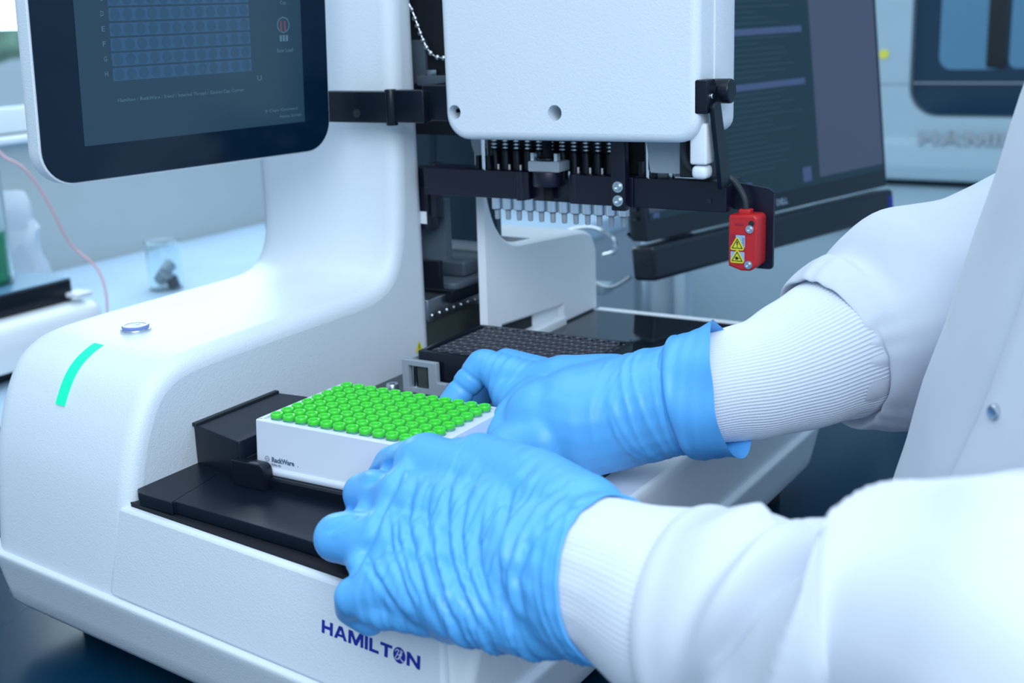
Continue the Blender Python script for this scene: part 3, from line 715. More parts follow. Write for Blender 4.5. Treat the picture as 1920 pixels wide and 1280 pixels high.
# ================================================================== large instrument on the back counter
BI = thing('large_instrument', 'large pale instrument with a dark window in the back right', 'lab instrument', (300, 2200, -152))
X0, X1, Y0 = -330, 1100, 2000
for x in (X0+60, X1-60): MB().cyl((x, Y0+80), 'z', 22, -152, -136, 18).build('foot', 'rubber_black', BI)
m = MB().stack(rpoly([(Y0, -138), (2500, -138), (2500, 700), (Y0+6, 700), (Y0+6, -60), (Y0-4, -66), (Y0-6, -110)], [8, 4, 4, 10, 8, 8, 10], 4), 'x', roundl(X0, X1, 18, 18, 4)); cs = m.build('cabinet', 'cabinet_white', BI)
cut(cs, MB().stack(rect(-172, 800, -16, 640, 55, 8), 'y', [(Y0-40, 0), (Y0+26, 0)]))
MB().stack(rect(-168, 796, -12, 636, 52, 8), 'y', [(Y0+16, 0), (Y0+22, 0)]).build('door_window', 'window_dark', BI)
m = MB().stack(rect(-120, 0, 72, 560, 24, 6), 'y', [(Y0+13.5, 0), (Y0+16, 0)]); m.build('window_view', 'inner_blue', BI)
m = MB().box(-34, 0, Y0+10, Y0+13.4, 76, 560, 4); m.build('window_column', 'rubber_black', BI)
m = MB().stack(rect(6, 400, 74, 560, 14, 5), 'y', [(Y0+13.5, 0), (Y0+16, 0)]); m.build('window_view', 'inner_blue', BI)
MB().box(-166, 780, Y0+10, Y0+15.5, 46, 48.5).build('door_line', 'grey_plastic', BI)
MB().box(X0+2, -172, Y0+4.5, Y0+6.2, 45, 47).build('seam', 'grey_plastic', BI)
m = MB(); word(m, 'HAMILTON', 27, frame((-146, Y0-6.2, -68), (1, 0, 0), (0, .12, 1)), 300, .12, depth=2.2)
m.lathe([(0, 3), (17, 3), (17, 0)], (0, 0, 0), 28, M=frame((-146+300*.80, Y0-6.4, -54), (1, 0, 0), (0, .12, 1)))
m.build('maker_name', 'grey_plastic', BI, ang=0)
MB().cyl((-222, 102), 'y', 9, Y0+3.5, Y0+6.5, 20).build('yellow_sticker', 'sticker_yellow', BI)
# ================================================================== left background: stirrer, bottle, tube, beaker, bag
HS = thing('hotplate_stirrer', 'white hotplate stirrer with a black top at the left edge', 'hotplate', (-860, 400, -170))
MB().stack(rect(-1010, -735, 200, 466, 8, 3), 'z', roundl(-100, -75, 2, 3, 3)).build('top_plate', 'black_satin', HS)
MB().stack(rect(-1020, -700, 180, 496, 40, 6), 'z', [(-152, 0), (-128, 0), (-112, 3), (-104, 10), (-101, 22)]).build('body', 'white_smooth', HS)
MB().stack(rect(-1000, -722, 200, 478, 20, 4), 'z', [(-170, 6), (-152, 0)]).build('under_base', 'rubber_black', HS)
MB().box(-742, -716, 452, 476, -96, -90, 2).build('probe_clip', 'white_smooth', HS)
MB().box(-1008, -737, 202, 464, -74.9, -73.5, .4).build('ceramic_top', 'inner_blue', HS)
GB = thing('reagent_bottle', 'clear glass bottle of green liquid on the hotplate stirrer', 'bottle', (-806, 392, -73.4))
bc = (-806, 392, 0)
MB().lathe([(0, -73.2), (34, -73.2), (38, -69), (38, 50), (36, 66), (22, 84), (20, 90), (20, 112), (22, 113), (22, 118), (18.5, 118), (18.5, 90), (34, 64), (36, 50), (36, -68), (33, -71.4), (0, -71.4)], bc, 36).build('glass', 'clear_glass', GB)
MB().lathe([(0, -71.2), (32.5, -71.2), (35.6, -67.5), (35.6, -12), (0, -12)], bc, 36).build('liquid', 'green_liquid', GB)
tag(MB().tube(catmull([(-806, 392, -20), (-806, 392, 100), (-795, 392, 130), (-775, 395, 118), (-760, 398, 92), (-748, 404, 74), (-740, 417, 63), (-736, 431, 43), (-732, 445, 11), (-730, 456, -19), (-726, 466, -39), (-708, 478, -62), (-694, 476, -88), (-690, 470, -122), (-692, 462, -168)], 6), 1.3, 8).build('tubing', 'rubber_pink'), 'thin pink flexible tubing arching out of the green bottle', 'tubing')
tag(MB().tube(catmull([(-812, 380, -12), (-812, 378, 90), (-805, 376, 122), (-790, 378, 116), (-782, 384, 96), (-776, 392, 82), (-786, 398, 70)], 6), 2.1, 8).build('tubing', 'rubber_pink'), 'red loop of tubing at the neck of the green bottle', 'tubing')
BK = thing('beaker', 'small glass beaker with stoppers in it on the bench by the wall', 'beaker', (-927, 785, -170))
MB().lathe([(0, -169.6), (22, -169.6), (24.5, -167), (24.5, -100), (26.5, -98.5), (25, -98), (23, -100), (23, -166), (21, -167.6), (0, -167.6)], (-927, 785, 0), 32).build('beaker_glass', 'clear_glass', BK)
q = tag(MB().lathe([(0, 0), (9, 0), (11, 20), (0, 20)], (0, 0, 0), 18, M=Matrix.Translation((-934, 780, -156)) @ Matrix.Rotation(.9, 4, 'Y')).build('rubber_stopper', 'grey_plastic'), 'grey rubber stopper lying in the small beaker', 'stopper')
tag(MB().lathe([(0, 0), (8.5, 0), (8.5, 15), (0, 15)], (0, 0, 0), 18, M=Matrix.Translation((-915, 790, -166)) @ Matrix.Rotation(.3, 4, 'X')).build('screw_cap', 'rubber_black'), 'black screw cap lying in the small beaker', 'cap')
tag(MB().lathe([(0, 0), (7, 0), (10, 17), (0, 17)], (0, 0, 0), 18, M=Matrix.Translation((-922, 778, -142)) @ Matrix.Rotation(-1.1, 4, 'X')).build('rubber_stopper', 'tip_grey'), 'darker stopper lying on top in the small beaker', 'stopper')
tag(MB().sphere((-936, 792, -160), (6, 6, 6), 14).build('stir_ball', 'white_smooth'), 'white round stopper at the bottom of the small beaker', 'stopper')
m = MB(); n1, n2 = 16, 14
v = []; f = []
for i in range(n1+1):
    for k in range(n2):
        t = 2*PI*k/n2; z = -169+165*i/n1; s = 1-.75*(i/n1)**2
        p = Vector((-1000+62*s*math.cos(t), 590+30*s*math.sin(t), z)); p += noise.noise_vector(p*.028)*13*(.3+i/n1); p.z = max(p.z, -169)
        v.append(tuple(p))
for i in range(n1):
    for k in range(n2): f.append([i*n2+k, i*n2+(k+1) % n2, (i+1)*n2+(k+1) % n2, (i+1)*n2+k])
f.append(list(range(n2)))
tag(m.add(v, f).build('plastic_bag', 'bag_film', ang=25), 'crumpled translucent plastic bag standing behind the green bottle', 'bag')
NEAR = {'body': [[(256.9, -96.2, -5.6, 35), (236.5, -90.4, -8.9, 34), (213.1, -81.4, -11.4, 30), (182.0, -71.2, -10.4, 26)], [(227.7, -78.8, -0.9, 24), (183.0, -58.2, 5.7, 20), (136.0, -45.9, 6.2, 15.5)], [(225.7, -84.9, -8.6, 26), (182.5, -71.6, -4.9, 22), (136.2, -63.7, -4.6, 15.5)], [(230.4, -93.3, -13.8, 26), (190.2, -88.8, -16.9, 22), (141.8, -82.6, -17.8, 15.5)], [(233.6, -99.4, -20.1, 24), (197.5, -104.6, -23.6, 21), (162.4, -102.6, -25.3, 15.5)], [(226.4, -100.7, -29.7, 11), (190.1, -106.8, -35.5, 10), (148.0, -108.0, -37.3, 10)], [(134.3, -43.6, 5.1, 16.5), (137.3, -59.8, -5.9, 18), (141.9, -77.2, -19.9, 17.5), (160.1, -97.6, -27.9, 16)], [(160.3, -45.7, 5.3, 19), (164.3, -61.6, -6.9, 24), (171.2, -77.4, -20.5, 24), (183.9, -92.9, -29.3, 20)], [(193.4, -56.7, 5.7, 20), (200.2, -73.2, -6.0, 29), (206.1, -88.1, -18.9, 28), (213.3, -96.0, -27.5, 20)], [(236.0, -79.7, 7.1, 24), (206.3, -64.1, 10.6, 21), (167.2, -46.5, 12.6, 15)]], 'idx': [(136.0, -45.9, 6.2, 15.5), (101.4, -27.3, -5.7, 11.0), (88, -19.5, -22, 9.5), (91, -17.6, -30, 8.6)], 'mid': [(136.2, -63.7, -4.6, 15.5), (99.7, -50.2, -13.3, 11.3), (89, -36, -29, 10), (94, -26, -30.5, 9)], 'ring': [(141.8, -82.6, -17.8, 15.5), (108.3, -81.9, -22.9, 12.6), (98, -67, -28.5, 10.8), (102, -51, -30.5, 9)], 'lit': [(162.4, -102.6, -25.3, 15.5), (137.9, -108.6, -34.9, 10.0), (131, -102.5, -45, 8.6), (138, -99, -51, 8)], 'thumb': [(206.9, -65.5, 5.0, 16), (165.7, -42.4, 5.1, 13), (139, -22, 2, 11.5), (121.5, -5, -8, 10)], 'web': [(116, -35, -3, 10.5), (116, -56, -12, 11.5), (124, -80, -23, 12), (146, -104, -32, 11)]}
FAR = {'body': [[(222.1, 95.3, 14.1, 31), (199.0, 91.1, 7.6, 30), (175.6, 86.3, -0.3, 31), (153.3, 77.8, -6.5, 32), (136.4, 71.5, -8.7, 27)], [(163.7, 96.9, 6.5, 22), (130.9, 100.5, 5.4, 18), (105.1, 101.6, 1.8, 13)], [(158.7, 80.0, -10.2, 25), (136.1, 59.8, -14.4, 18)]], 'idx': [(108.7, 101.5, 2.3, 14), (73.1, 102.5, 9.8, 10.3), (62.9, 95.5, -4.0, 9.0), (54.1, 85.3, -19.1, 8.2)], 'mid': [(108.3, 121.0, -0.8, 14), (73.6, 128.9, 3.7, 10.3), (61.4, 125.5, -10.4, 9), (53.0, 116.0, -23.8, 8)], 'ring': [(110.0, 137.4, -10.2, 13), (80.4, 148.9, -11.9, 10), (69.1, 144.1, -24.4, 9), (62.5, 134.8, -33.3, 8)], 'web': [(116.7, 87.4, -8.3, 18), (99.3, 93.7, -4.3, 13), (86.7, 100.3, 3.1, 9.5)], 'web2': [(124.3, 83.5, -8.6, 23), (116.3, 71.2, -8.6, 14.5), (116.4, 56.9, -15.6, 12.5)], 'thumb': [(141.5, 56.4, -12.6, 17), (124.7, 47.2, -16.3, 13), (127, 40, -19, 11), (121, 27, -21, 9.8)]}
NSL = [(252.7, -95.5, -2.8, 34), (270.2, -96.6, -6.0, 36.3), (299.4, -103.3, -7.7, 39.5), (322.1, -106.8, -5.5, 42), (343.9, -111.1, -4.2, 44), (368.1, -115.7, -0.5, 46), (386.8, -119.0, 2.3, 52), (418.2, -127.3, 10.5, 58), (455.1, -121.5, 14.1, 62), (505, -122, 45, 62), (548, -80, 165, 66), (535, 20, 300, 72)]
FCF = [(204.4, 93.2, 11.4, 28.5), (217.7, 105.7, 13.3, 30), (236.4, 128.6, 14.3, 32.5), (252.4, 152.3, 19.2, 37.5), (264.4, 171.0, 24.2, 40.5), (270.7, 180.3, 25.8, 41)]
FSL = [(262.9, 169.2, 23.6, 39), (264.0, 170.7, 23.9, 41.2), (266.7, 175.3, 25.6, 44), (272.8, 183.2, 26.9, 50), (284.0, 197.0, 29.5, 57), (304.8, 221.1, 33.9, 64), (331.4, 248.1, 40.1, 68), (369.3, 280.6, 49.4, 74), (424.1, 282.3, 62.9, 80), (470, 290, 150, 78), (495, 225, 300, 74)]
TORSO = [(363.8, 130.0, -330), (393.8, 130.0, -200), (414.4, 130.0, -100), (428.4, 130.0, -40), (442.8, 130.0, 20), (458.0, 130.0, 80), (474.1, 130.0, 140), (490.4, 130.0, 200), (509.4, 130.0, 260)]
FOLDS = [(1.3, 1.5, [(-51.0, 58.3), (-55.3, 67.6), (-61.3, 79.4), (-67.1, 94.2), (-74.1, 105.7), (-78.9, 111.8)]), (1.0, 1.3, [(-43.5, 60.3), (-48.5, 74.3), (-49.5, 86.1), (-45.5, 104.0), (-41.7, 118.5), (-36.4, 133.1)]), (0.9, 1.2, [(-37.7, 65.3), (-40.7, 79.4), (-39.7, 94.2), (-35.7, 111.8), (-29.9, 129.3), (-25.1, 138.1)]), (1.2, 1.4, [(-22.9, 55.3), (-29.9, 67.6), (-31.6, 82.4), (-30.6, 98.0), (-25.9, 113.8), (-19.1, 129.3), (-13.8, 139.4)]), (1.0, 1.2, [(-13.8, 58.3), (-22.9, 74.3), (-24.9, 90.2), (-22.9, 105.7), (-16.1, 123.6), (-7.5, 139.4)]), (1.2, 1.4, [(12.6, 55.3), (-0.3, 68.6), (-4.3, 82.4), (-7.3, 98.0), (-6.3, 113.8), (-3.3, 126.3), (1.3, 139.4)]), (1.0, 1.3, [(27.6, 62.8), (10.5, 76.4), (0.8, 92.2), (-3.8, 107.7), (-2.0, 123.6), (2.0, 133.4)]), (1.1, 1.4, [(-70.3, 68.3), (-64.0, 63.5), (-58.3, 58.8), (-51.2, 51.7)]), (0.7, 1.3, [(-87.9, 90.4), (-82.4, 86.6), (-77.9, 84.1), (-71.6, 80.9)]), (0.8, 1.1, [(-37.2, 84.1), (-37.7, 92.9), (-37.2, 104.0), (-32.7, 121.6), (-28.9, 133.1)]), (0.9, 1.2, [(-58.3, 77.9), (-57.3, 95.9), (-51.5, 113.8), (-45.5, 129.3)]), (1.0, 1.3, [(38.9, 73.3), (20.3, 81.4), (7.5, 95.9), (3.0, 111.8), (6.3, 130.6)]), (0.8, 1.1, [(-13.8, 80.4), (-16.8, 92.9), (-15.1, 108.0), (-10.0, 123.1)]), (0.8, 1.1, [(-54.0, 80.4), (-54.0, 92.9), (-49.0, 110.5), (-41.4, 128.1)]), (0.8, 1.1, [(-67.8, 100.5), (-65.3, 109.3), (-56.5, 123.1), (-50.2, 131.9)]), (0.7, 1.0, [(10.0, 86.6), (4.5, 98.0), (2.0, 111.8), (3.8, 125.6)])]
# ================================================================== the person: gloves, knit cuffs and lab coat
PE = thing('person', 'person in a white lab coat and blue gloves gripping the tube rack', 'person', (450, 130, -1070))
def limb(mb, pts):
    for i, (x, y, z, r) in enumerate(pts):
        mb.sphere((x, y, z), r, 20)
        if i:
            a = Vector(pts[i-1][:3]); b = Vector((x, y, z)); ra = pts[i-1][3]
            n = 6; mb.tube([tuple(a.lerp(b, k/n)) for k in range(n+1)], [ra+(r-ra)*k/n for k in range(n+1)], 20)
def remesh(mb, voxel, smooth, name):
    me = mb.mesh(name, None, ORG[PE.name], 0)
    o = bpy.data.objects.new(name, me); COL.objects.link(o)
    r = o.modifiers.new('r', 'REMESH'); r.mode = 'VOXEL'; r.voxel_size = voxel*.001
    s = o.modifiers.new('s', 'SMOOTH'); s.factor = .5; s.iterations = smooth
    dg = bpy.context.evaluated_depsgraph_get(); dg.update()
    out = bpy.data.meshes.new_from_object(o.evaluated_get(dg)); bpy.data.objects.remove(o)
    return out
def verts_mm(me):
    n = len(me.vertices); a = np.empty(n*3); me.vertices.foreach_get('co', a); a = a.reshape(-1, 3)
    g = ORG[PE.name]; a = a+np.array(g); a[:, 2] -= 1.07; return a*1000
def normals(me):
    n = len(me.vertices); a = np.empty(n*3); me.vertex_normals.foreach_get('vector', a); return a.reshape(-1, 3)
def put_mm(me, a):
    b = a.copy()/1000; b[:, 2] += 1.07; b -= np.array(ORG[PE.name]); me.vertices.foreach_set('co', b.ravel()); me.update()
def ridge(ph, sharp): return np.power(np.abs(np.cos(np.pi*ph)), sharp)
def sstep(x, a, b):
    t = np.clip((x-a)/(b-a), 0, 1); return t*t*(3-2*t)
def nz(A, sc, seed=0.): return np.array([noise.noise(Vector((p[0]*sc+seed, p[1]*sc-seed, p[2]*sc+seed*.5))) for p in A])
def finish(me, name, mt, parent):
    me.materials.clear(); me.materials.append(MAT[mt]); me.name = name; me.shade_smooth()
    o = bpy.data.objects.new(name, me); COL.objects.link(o); o.parent = parent; ORG[o.name] = ORG[PE.name]; return o
def bisect(me, co, no):
    """open the mesh at a plane, keep the side against the normal; returns the rim loop (mm)"""
    bm = bmesh.new(); bm.from_mesh(me)
    bmesh.ops.bisect_plane(bm, geom=bm.verts[:]+bm.edges[:]+bm.faces[:], plane_co=P(co)-ORG[PE.name], plane_no=Vector(no), clear_outer=True)
    be = [e for e in bm.edges if e.is_boundary]; loop = []
    if be:
        adj = {}
        for e in be:
            for a, b in ((e.verts[0], e.verts[1]), (e.verts[1], e.verts[0])): adj.setdefault(a.index if 0 else a, []).append(b)
        v = be[0].verts[0]; seen = set()
        while v and v not in seen:
            seen.add(v); w_ = v.co+ORG[PE.name]; loop.append((w_.x*1000, w_.y*1000, w_.z*1000-1070))
            v = next((q for q in adj[v] if q not in seen), None)
    bm.to_mesh(me); bm.free(); return loop
def rim_tube(loop, r, name, mt, parent):
    A = np.array(loop); k = 4
    for _ in range(6): A = (np.roll(A, 1, 0)+A+np.roll(A, -1, 0))/3
    A = A[::2]
    pts = [tuple(p) for p in A]+[tuple(A[0])]
    return MB().tube(pts, r, 8, caps=False).build(name, mt, parent)
# ------------------------------------------------------------------ near (left) glove
mb = MB()
for c in NEAR['body']: limb(mb, c)
for k in ('idx', 'mid', 'ring', 'lit', 'thumb', 'web'): limb(mb, NEAR[k])
me = remesh(mb, 1.0, 22, 'nitrile_glove')
A = verts_mm(me); Nn = normals(me)
wr = np.array(NEAR['body'][0][0][:3]); kn = (np.array(NEAR['mid'][0][:3])+np.array(NEAR['ring'][0][:3]))/2
ax = (kn-wr)/np.linalg.norm(kn-wr); sd = np.array(NEAR['lit'][0][:3])-np.array(NEAR['idx'][0][:3]); sd -= ax*(sd@ax); sd /= np.linalg.norm(sd)
s = (A-wr)@ax; t = (A-wr)@sd; Ls = np.linalg.norm(kn-wr)
dp = np.cross(ax, sd); w3 = (A-wr)@dp
def stretch(fs, ft, fan, seed, pw=2.0):
    """ridged noise drawn out across the hand: long irregular folds"""
    o_ = np.empty(len(A))
    for i in range(len(A)):
        q = noise.noise(Vector((s[i]*.012+seed, t[i]*.012, w3[i]*.012)))
        o_[i] = noise.noise(Vector(((s[i]+fan*t[i]+q*10)*fs+seed, t[i]*ft, w3[i]*ft+seed)))
    return np.power(np.clip(1-np.abs(o_)*2.6, 0, 1), pw)
n1 = nz(A, .018, 3.1); n2 = nz(A, .05, 9.7); n3 = nz(A, .022, 17.)
f1 = stretch(.105, .013, .10, 2.0, 1.6); f2 = stretch(.20, .02, .16, 7.3, 1.4); f3 = stretch(.085, .02, .45, 12.1, 1.5); f4 = stretch(.095, .009, .14, 21.7, 3.0); f5 = stretch(.17, .007, .12, 33.3, 3.5)
mask = sstep(s, 6, 20)*(1-sstep(s, Ls-26, Ls-4))*(.15+.85*sstep(t, -30, -4))
d = mask*(.8*f1-.8*f4-.7*f5+.6*stretch(.13, .008, .13, 41.1, 3.0))*(.6+.8*np.clip(n3+.4, 0, 1))
d += (1-sstep(s, 2, 22))*(.7*f2+.8*f1)+.35*n2
# sculpted long folds: (u, v) millimetre curves in the plane of the back of the hand
HU = np.array([0.8535, 0.5200, -0.0335]); HV = np.array([0.1054, -0.2351, -0.9662]); HW = np.array([-0.5103, 0.8212, -0.2555]); HC = np.array([477.06, -513.16, 218.58])
rel = A-HC; zc = rel@HW; hu = rel@HU/zc*600; hv = rel@HV/zc*600
for amp, wd, line in FOLDS:
    best = np.full(len(A), 1e9); sg = np.zeros(len(A)); fade = np.zeros(len(A)); nseg = len(line)-1
    for i in range(nseg):
        ax_, ay_ = line[i]; bx_, by_ = line[i+1]; dx, dy = bx_-ax_, by_-ay_; L2 = dx*dx+dy*dy
        tt = np.clip(((hu-ax_)*dx+(hv-ay_)*dy)/L2, 0, 1); qx = hu-ax_-tt*dx; qy = hv-ay_-tt*dy; dd = np.hypot(qx, qy)
        w_ = dd < best; best = np.where(w_, dd, best); sg = np.where(w_, np.sign(dx*qy-dy*qx), sg); fade = np.where(w_, (i+tt)/nseg, fade)
    fd = np.clip(np.minimum(fade, 1-fade)*5, 0, 1)*(((Nn@HW) < .1)*1.)
    u_ = best*sg
    d += amp*fd*(-1.5*np.exp(-(u_/wd)**2)+1.1*np.exp(-((u_+2.6*wd)/(1.5*wd))**2)+.5*np.exp(-((u_-2.6*wd)/(1.4*wd))**2))
A2 = A+Nn*(d-.6)[:, None]; put_mm(me, A2)
wax = np.array(NEAR['body'][0][0][:3])-np.array(NEAR['body'][0][2][:3]); wax /= np.linalg.norm(wax)
lp = bisect(me, tuple(wr-wax*(-6)), tuple(wax+np.array([.02, .10, .10])))
NRIM = lp; wax_n = tuple(wax)
gl = finish(me, 'nitrile_glove', 'glove_blue', PE); gl['label'] = 'left blue nitrile glove with many cross folds'
rim_tube(lp, .9, 'glove_rim', 'glove_blue', gl)
# ------------------------------------------------------------------ far (right) glove
mb = MB()
for c in FAR['body']: limb(mb, c)
for k in ('idx', 'mid', 'ring', 'web', 'web2', 'thumb'): limb(mb, FAR[k])
me = remesh(mb, 1.1, 30, 'nitrile_glove')
A = verts_mm(me); Nn = normals(me)
wr = np.array(FAR['body'][0][0][:3]); kn = np.array(FAR['idx'][0][:3]); Ls = np.linalg.norm(kn-wr); ax = (kn-wr)/Ls
s = (A-wr)@ax; n1 = nz(A, .02, 5.5); n2 = nz(A, .06, 1.3); n3 = nz(A, .025, 23.)
zz = A[:, 2]
sd = np.cross(ax, np.array([0, 0, 1.])); sd /= np.linalg.norm(sd); sd2 = np.cross(ax, sd); t = (A-wr)@sd2; w3 = (A-wr)@sd
f1 = stretch(.12, .016, .25, 4.4, 1.5); f2 = stretch(.24, .02, -.1, 8.8, 1.4)
d = sstep(s, -12, 14)*(1-sstep(s, 30, 62))*(1.3*f1+.3*f2)*np.clip(n3+.6, 0, 1)
dk = np.linalg.norm(A-np.array(FAR['idx'][1][:3])-np.array([18, 0, -2]), axis=1)
d += np.exp(-(dk/17)**2)*1.1*f2
d += .35*n2
for c in ('idx',):
    for k, w_ in ((2, 3.0),):
        q = np.array(FAR[c][k][:3]); axf = np.array(FAR[c][k+1][:3])-q; axf /= np.linalg.norm(axf); u = (A-q)@axf; rr = np.linalg.norm(A-q-u[:, None]*axf, axis=1)
        d -= .9*np.exp(-(u/1.6)**2)*(rr < 13); d -= .7*np.exp(-((u+9)/1.4)**2)*(rr < 13)
put_mm(me, A+Nn*d[:, None])
wax = wr-np.array(FAR['body'][0][1][:3]); wax /= np.linalg.norm(wax)
lp = bisect(me, tuple(wr-wax*2), tuple(wax))
gr = finish(me, 'nitrile_glove', 'glove_blue', PE); gr['label'] = 'right blue nitrile glove at the far corner of the rack'
# ------------------------------------------------------------------ lofted cloth tubes
def loft(nodes, nsub, nring, fn, name, mt, parent, caps=False, squash=1.0, ang=0):
    pts = catmull([n[:3] for n in nodes], nsub); rr = catmull([(n[3], 0, 0) for n in nodes], nsub)
    V = [Vector(p) for p in pts]; v = []; f = []; acc = 0; up = Vector((0, 0, 1))
    for i, p in enumerate(V):
        if i: acc += (V[i]-V[i-1]).length
        dd = (V[min(i+1, len(V)-1)]-V[max(i-1, 0)]).normalized()
        sdv = dd.cross(Vector((0, 0, 1))).normalized(); upv_ = sdv.cross(dd).normalized()
        for k in range(nring):
            th = 2*PI*k/nring
            dirv = upv_*math.cos(th)+sdv*math.sin(th)
            r = rr[i][0]; q = p+dirv*r
            dr, da = fn(acc, th, q, i/(len(V)-1))
            v.append(tuple(p+dirv*(r+dr)+dd*da))
    for i in range(len(V)-1):
        for k in range(nring): f.append([i*nring+k, i*nring+(k+1) % nring, (i+1)*nring+(k+1) % nring, (i+1)*nring+k])
    return MB().add(v, f).build(name, mt, parent, ang=180)
N_ = lambda q, sc, sd=0: noise.noise(Vector((q[0]*sc+sd, q[1]*sc, q[2]*sc-sd)))
# cuff of the far glove, turned wide over the knit cuff
fc = FCF
a0 = Vector(FAR['body'][0][1][:3]); a1 = Vector(FAR['body'][0][0][:3]); axd = (a1-a0).normalized()
cn = [(*(a0+axd*0), 27.5), (*(a0+axd*8), 30.5), (*(a0+axd*11), 33.2), (*(a0+axd*18), 33.0), (*(a0+axd*28), 33.6), (*(a0+axd*36), 35.0)]
def cuff_fn(s_, th, q, u):
    w_ = u**1.5
    return (1.2*math.sin(th*3+1)*w_+2.0*N_(q, .05, 4)*(.3+u)+3.6*w_*max(0, math.cos(th-.2))**6+2.4*w_*max(0, math.cos(th-2.9))**4+.5*math.sin(s_*.8+th*5)*(1-u), 1.6*w_*math.sin(th*2+.5)+2.5*w_*N_(q, .04, 8))
loft(cn, 6, 96, cuff_fn, 'glove_cuff', 'glove_blue', gr)
# far knit cuff: ribs run along the arm
def knit_fn(s_, th, q, u):
    return (.34*math.cos(th*104)*min(1, .25+u*1.4)+1.2*N_(q, .03, 2)*u+.7*math.sin(s_*.20)*.5, 0)
loft(fc, 7, 624, knit_fn, 'knit_cuff', 'knit_white', PE)
# far sleeve, gathered at the cuff seam
def fs_fn(s_, th, q, u):
    g = math.exp(-s_/16.)
    fold = 5.5*N_(q, .016, 1)+2.5*N_(q, .034, 6)
    fold *= min(1, s_/30+.15)
    fold += 6.5*math.exp(-((s_-9)/6)**2)*max(0, math.cos(th+.15))**4
    fold += 5*math.exp(-((s_-9)/6)**2)*max(0, -math.cos(th-.3))**4
    fold -= 4*math.exp(-((s_-24)/7)**2)*max(0, math.cos(th+.1))**4
    fold += 7*math.exp(-((s_-48)/16)**2)*max(0, math.cos(th+.1))**4
    fold += g*.7*math.sin(th*17+2*math.sin(th*5))
    return (fold, 0)
loft(FSL, 10, 160, fs_fn, 'coat_sleeve', 'cloth_white', PE)
# near knit cuff, filling the opening of the glove, and sleeve with soft folds
RL = np.array(NRIM); c_ = RL.mean(0); e1 = Vector(wax_n).cross(Vector((0, 0, 1))).normalized(); e0 = e1.cross(Vector(wax_n)).normalized()
ra = np.arctan2((RL-c_)@np.array(e1), (RL-c_)@np.array(e0)) % (2*PI); rd = np.linalg.norm(RL-c_, axis=1); o_ = np.argsort(ra); ra, rd = ra[o_], rd[o_]
def rimr(th): return float(np.interp(th, ra, rd, period=2*PI))
def nk_fn(s_, th, q, u):
    k = min(1, s_/34.); k = k*k*(3-2*k); rb = 35.5
    return ((rimr(th)-1.7-rb)*(1-k)+.06*math.cos(th*96)+1.0*N_(q, .03, 11)*k, 0)
loft([(*(c_-np.array(wax_n)*3), 35.5), (*(c_+np.array(wax_n)*6), 35.5)]+[(*NSL[2][:3], NSL[2][3]-.6), (*NSL[3][:3], NSL[3][3]-11)], 9, 480, nk_fn, 'knit_cuff', 'knit_white', PE)
def ns_fn(s_, th, q, u):
    r = 0
    r += 15.0*(N_(q, .012, 31))*min(1, s_/70)+5.0*N_(q, .030, 12)*min(1, s_/40)
    r += 11.*(1-abs(math.sin((s_*.026+th*.75+1.6*N_(q, .012, 7)))))**2*min(1, s_/50)
    r += 1.2*math.exp(-((s_-3)/4)**2)
    t_ = (th+PI) % (2*PI)-PI; w_ = max(0, math.cos((t_-.7)*.75)) if abs(t_-.7) < 2 else 0
    r -= 13*math.exp(-((s_-(78-30*t_))/8)**2)*w_; r += 9*math.exp(-((s_-(104-30*t_))/15)**2)*w_
    r -= 5*math.exp(-((s_-(40-12*t_))/7)**2)*w_; r += 4*math.exp(-((s_-(52-18*t_))/9)**2)*w_
    return (r, 0)
loft([(*p[:3], p[3]+1.0) for p in NSL[2:]], 12, 160, ns_fn, 'coat_sleeve', 'cloth_white', PE)
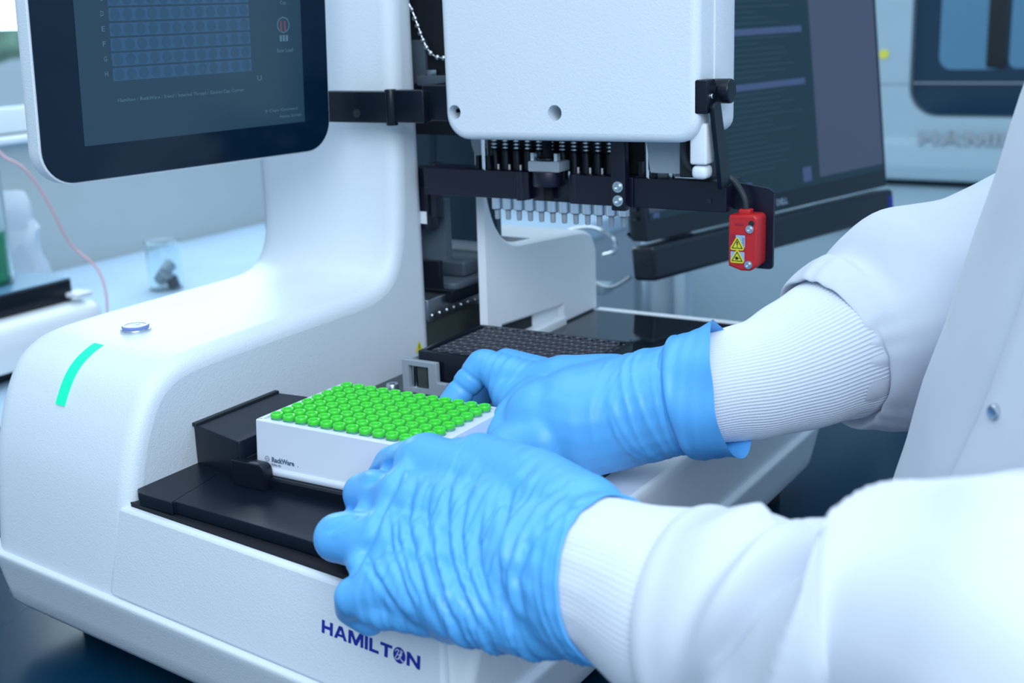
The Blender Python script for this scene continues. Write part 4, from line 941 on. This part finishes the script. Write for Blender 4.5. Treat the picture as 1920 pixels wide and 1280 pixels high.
# coat body: rings in plan, leaning with the person
A_, B_ = 115., 150.
def coat_ring(z):
    zs = [r[2] for r in TORSO]; cx = float(np.interp(z, zs, [r[0] for r in TORSO]))
    if z < -80: cx = max(cx, min(447, 418+(-80-z)*.5))
    return cx, TORSO[0][1]
def coat_pt(z, th, off=0.):
    cx, cy = coat_ring(z)
    if z > 300: off -= 95*(1-math.cos(min(1, (z-300)/140)*PI/2))
    q = Vector((cx+A_*math.cos(th), cy+B_*math.sin(th), z))
    k = off+5*N_(q, .010, 3)+2*N_(q, .024, 8)
    return (cx+(A_+k)*math.cos(th), cy+(B_+k)*math.sin(th), z)
zs = [-760+ (440+760)*k/76 for k in range(77)]; nr = 150
v = []; f = []
for z in zs:
    for k in range(nr): v.append(coat_pt(z, 2*PI*k/nr))
for i in range(len(zs)-1):
    for k in range(nr): f.append([i*nr+k, i*nr+(k+1) % nr, (i+1)*nr+(k+1) % nr, (i+1)*nr+k])
f.append([(len(zs)-1)*nr+k for k in range(nr)])
ct_ = MB().add(v, f).build('coat_body', 'cloth_white', PE, ang=180)
v = []; f = []; na = 40
zs = [z for z in zs if z < 290]
for z in zs:
    e = math.radians(229+2.0*math.sin(z*.012)-max(0, 40-z)*.02)
    for k in range(na):
        th = e+(math.radians(330)-e)*k/(na-1); o_ = 5.5 if k else 0.5
        v.append(coat_pt(z, th, o_+1.5*N_((z, k, 0), .02)))
for i in range(len(zs)-1):
    for k in range(na-1): f.append([i*na+k, i*na+k+1, (i+1)*na+k+1, (i+1)*na+k])
MB().add(v, f).build('coat_flap', 'cloth_white', PE, ang=180)
bp_ = Vector(coat_pt(54, math.radians(236), 6)); nrm = Vector((math.cos(math.radians(236)), math.sin(math.radians(236)), 0))
M = frame(bp_, Vector((0, 0, 1)).cross(nrm), (0, 0, 1))
MB().lathe([(3.2, -.5), (3.2, .8), (2.6, 1.3), (1.6, 1.1), (0, 1.1)], (0, 0, 0), 20, M=M).build('snap_button', 'steel', PE)
# trousers and shoes below the coat, standing on the floor
for sy in (-1, 1):
    y = 130+sy*75
    limbm = MB().tube([(425, y, -1050), (428, y, -900), (420, y, -700), (400, y, -560)], [52, 58, 72, 80], 24); limbm.build('trouser_leg', 'cable_black', PE)
    MB().stack(rect(300, 500, y-45, y+45, 38, 6), 'z', [(-1070, 4), (-1062, 0), (-1035, 3), (-1015, 14), (-1005, 28)]).build('shoe', 'rubber_black', PE)
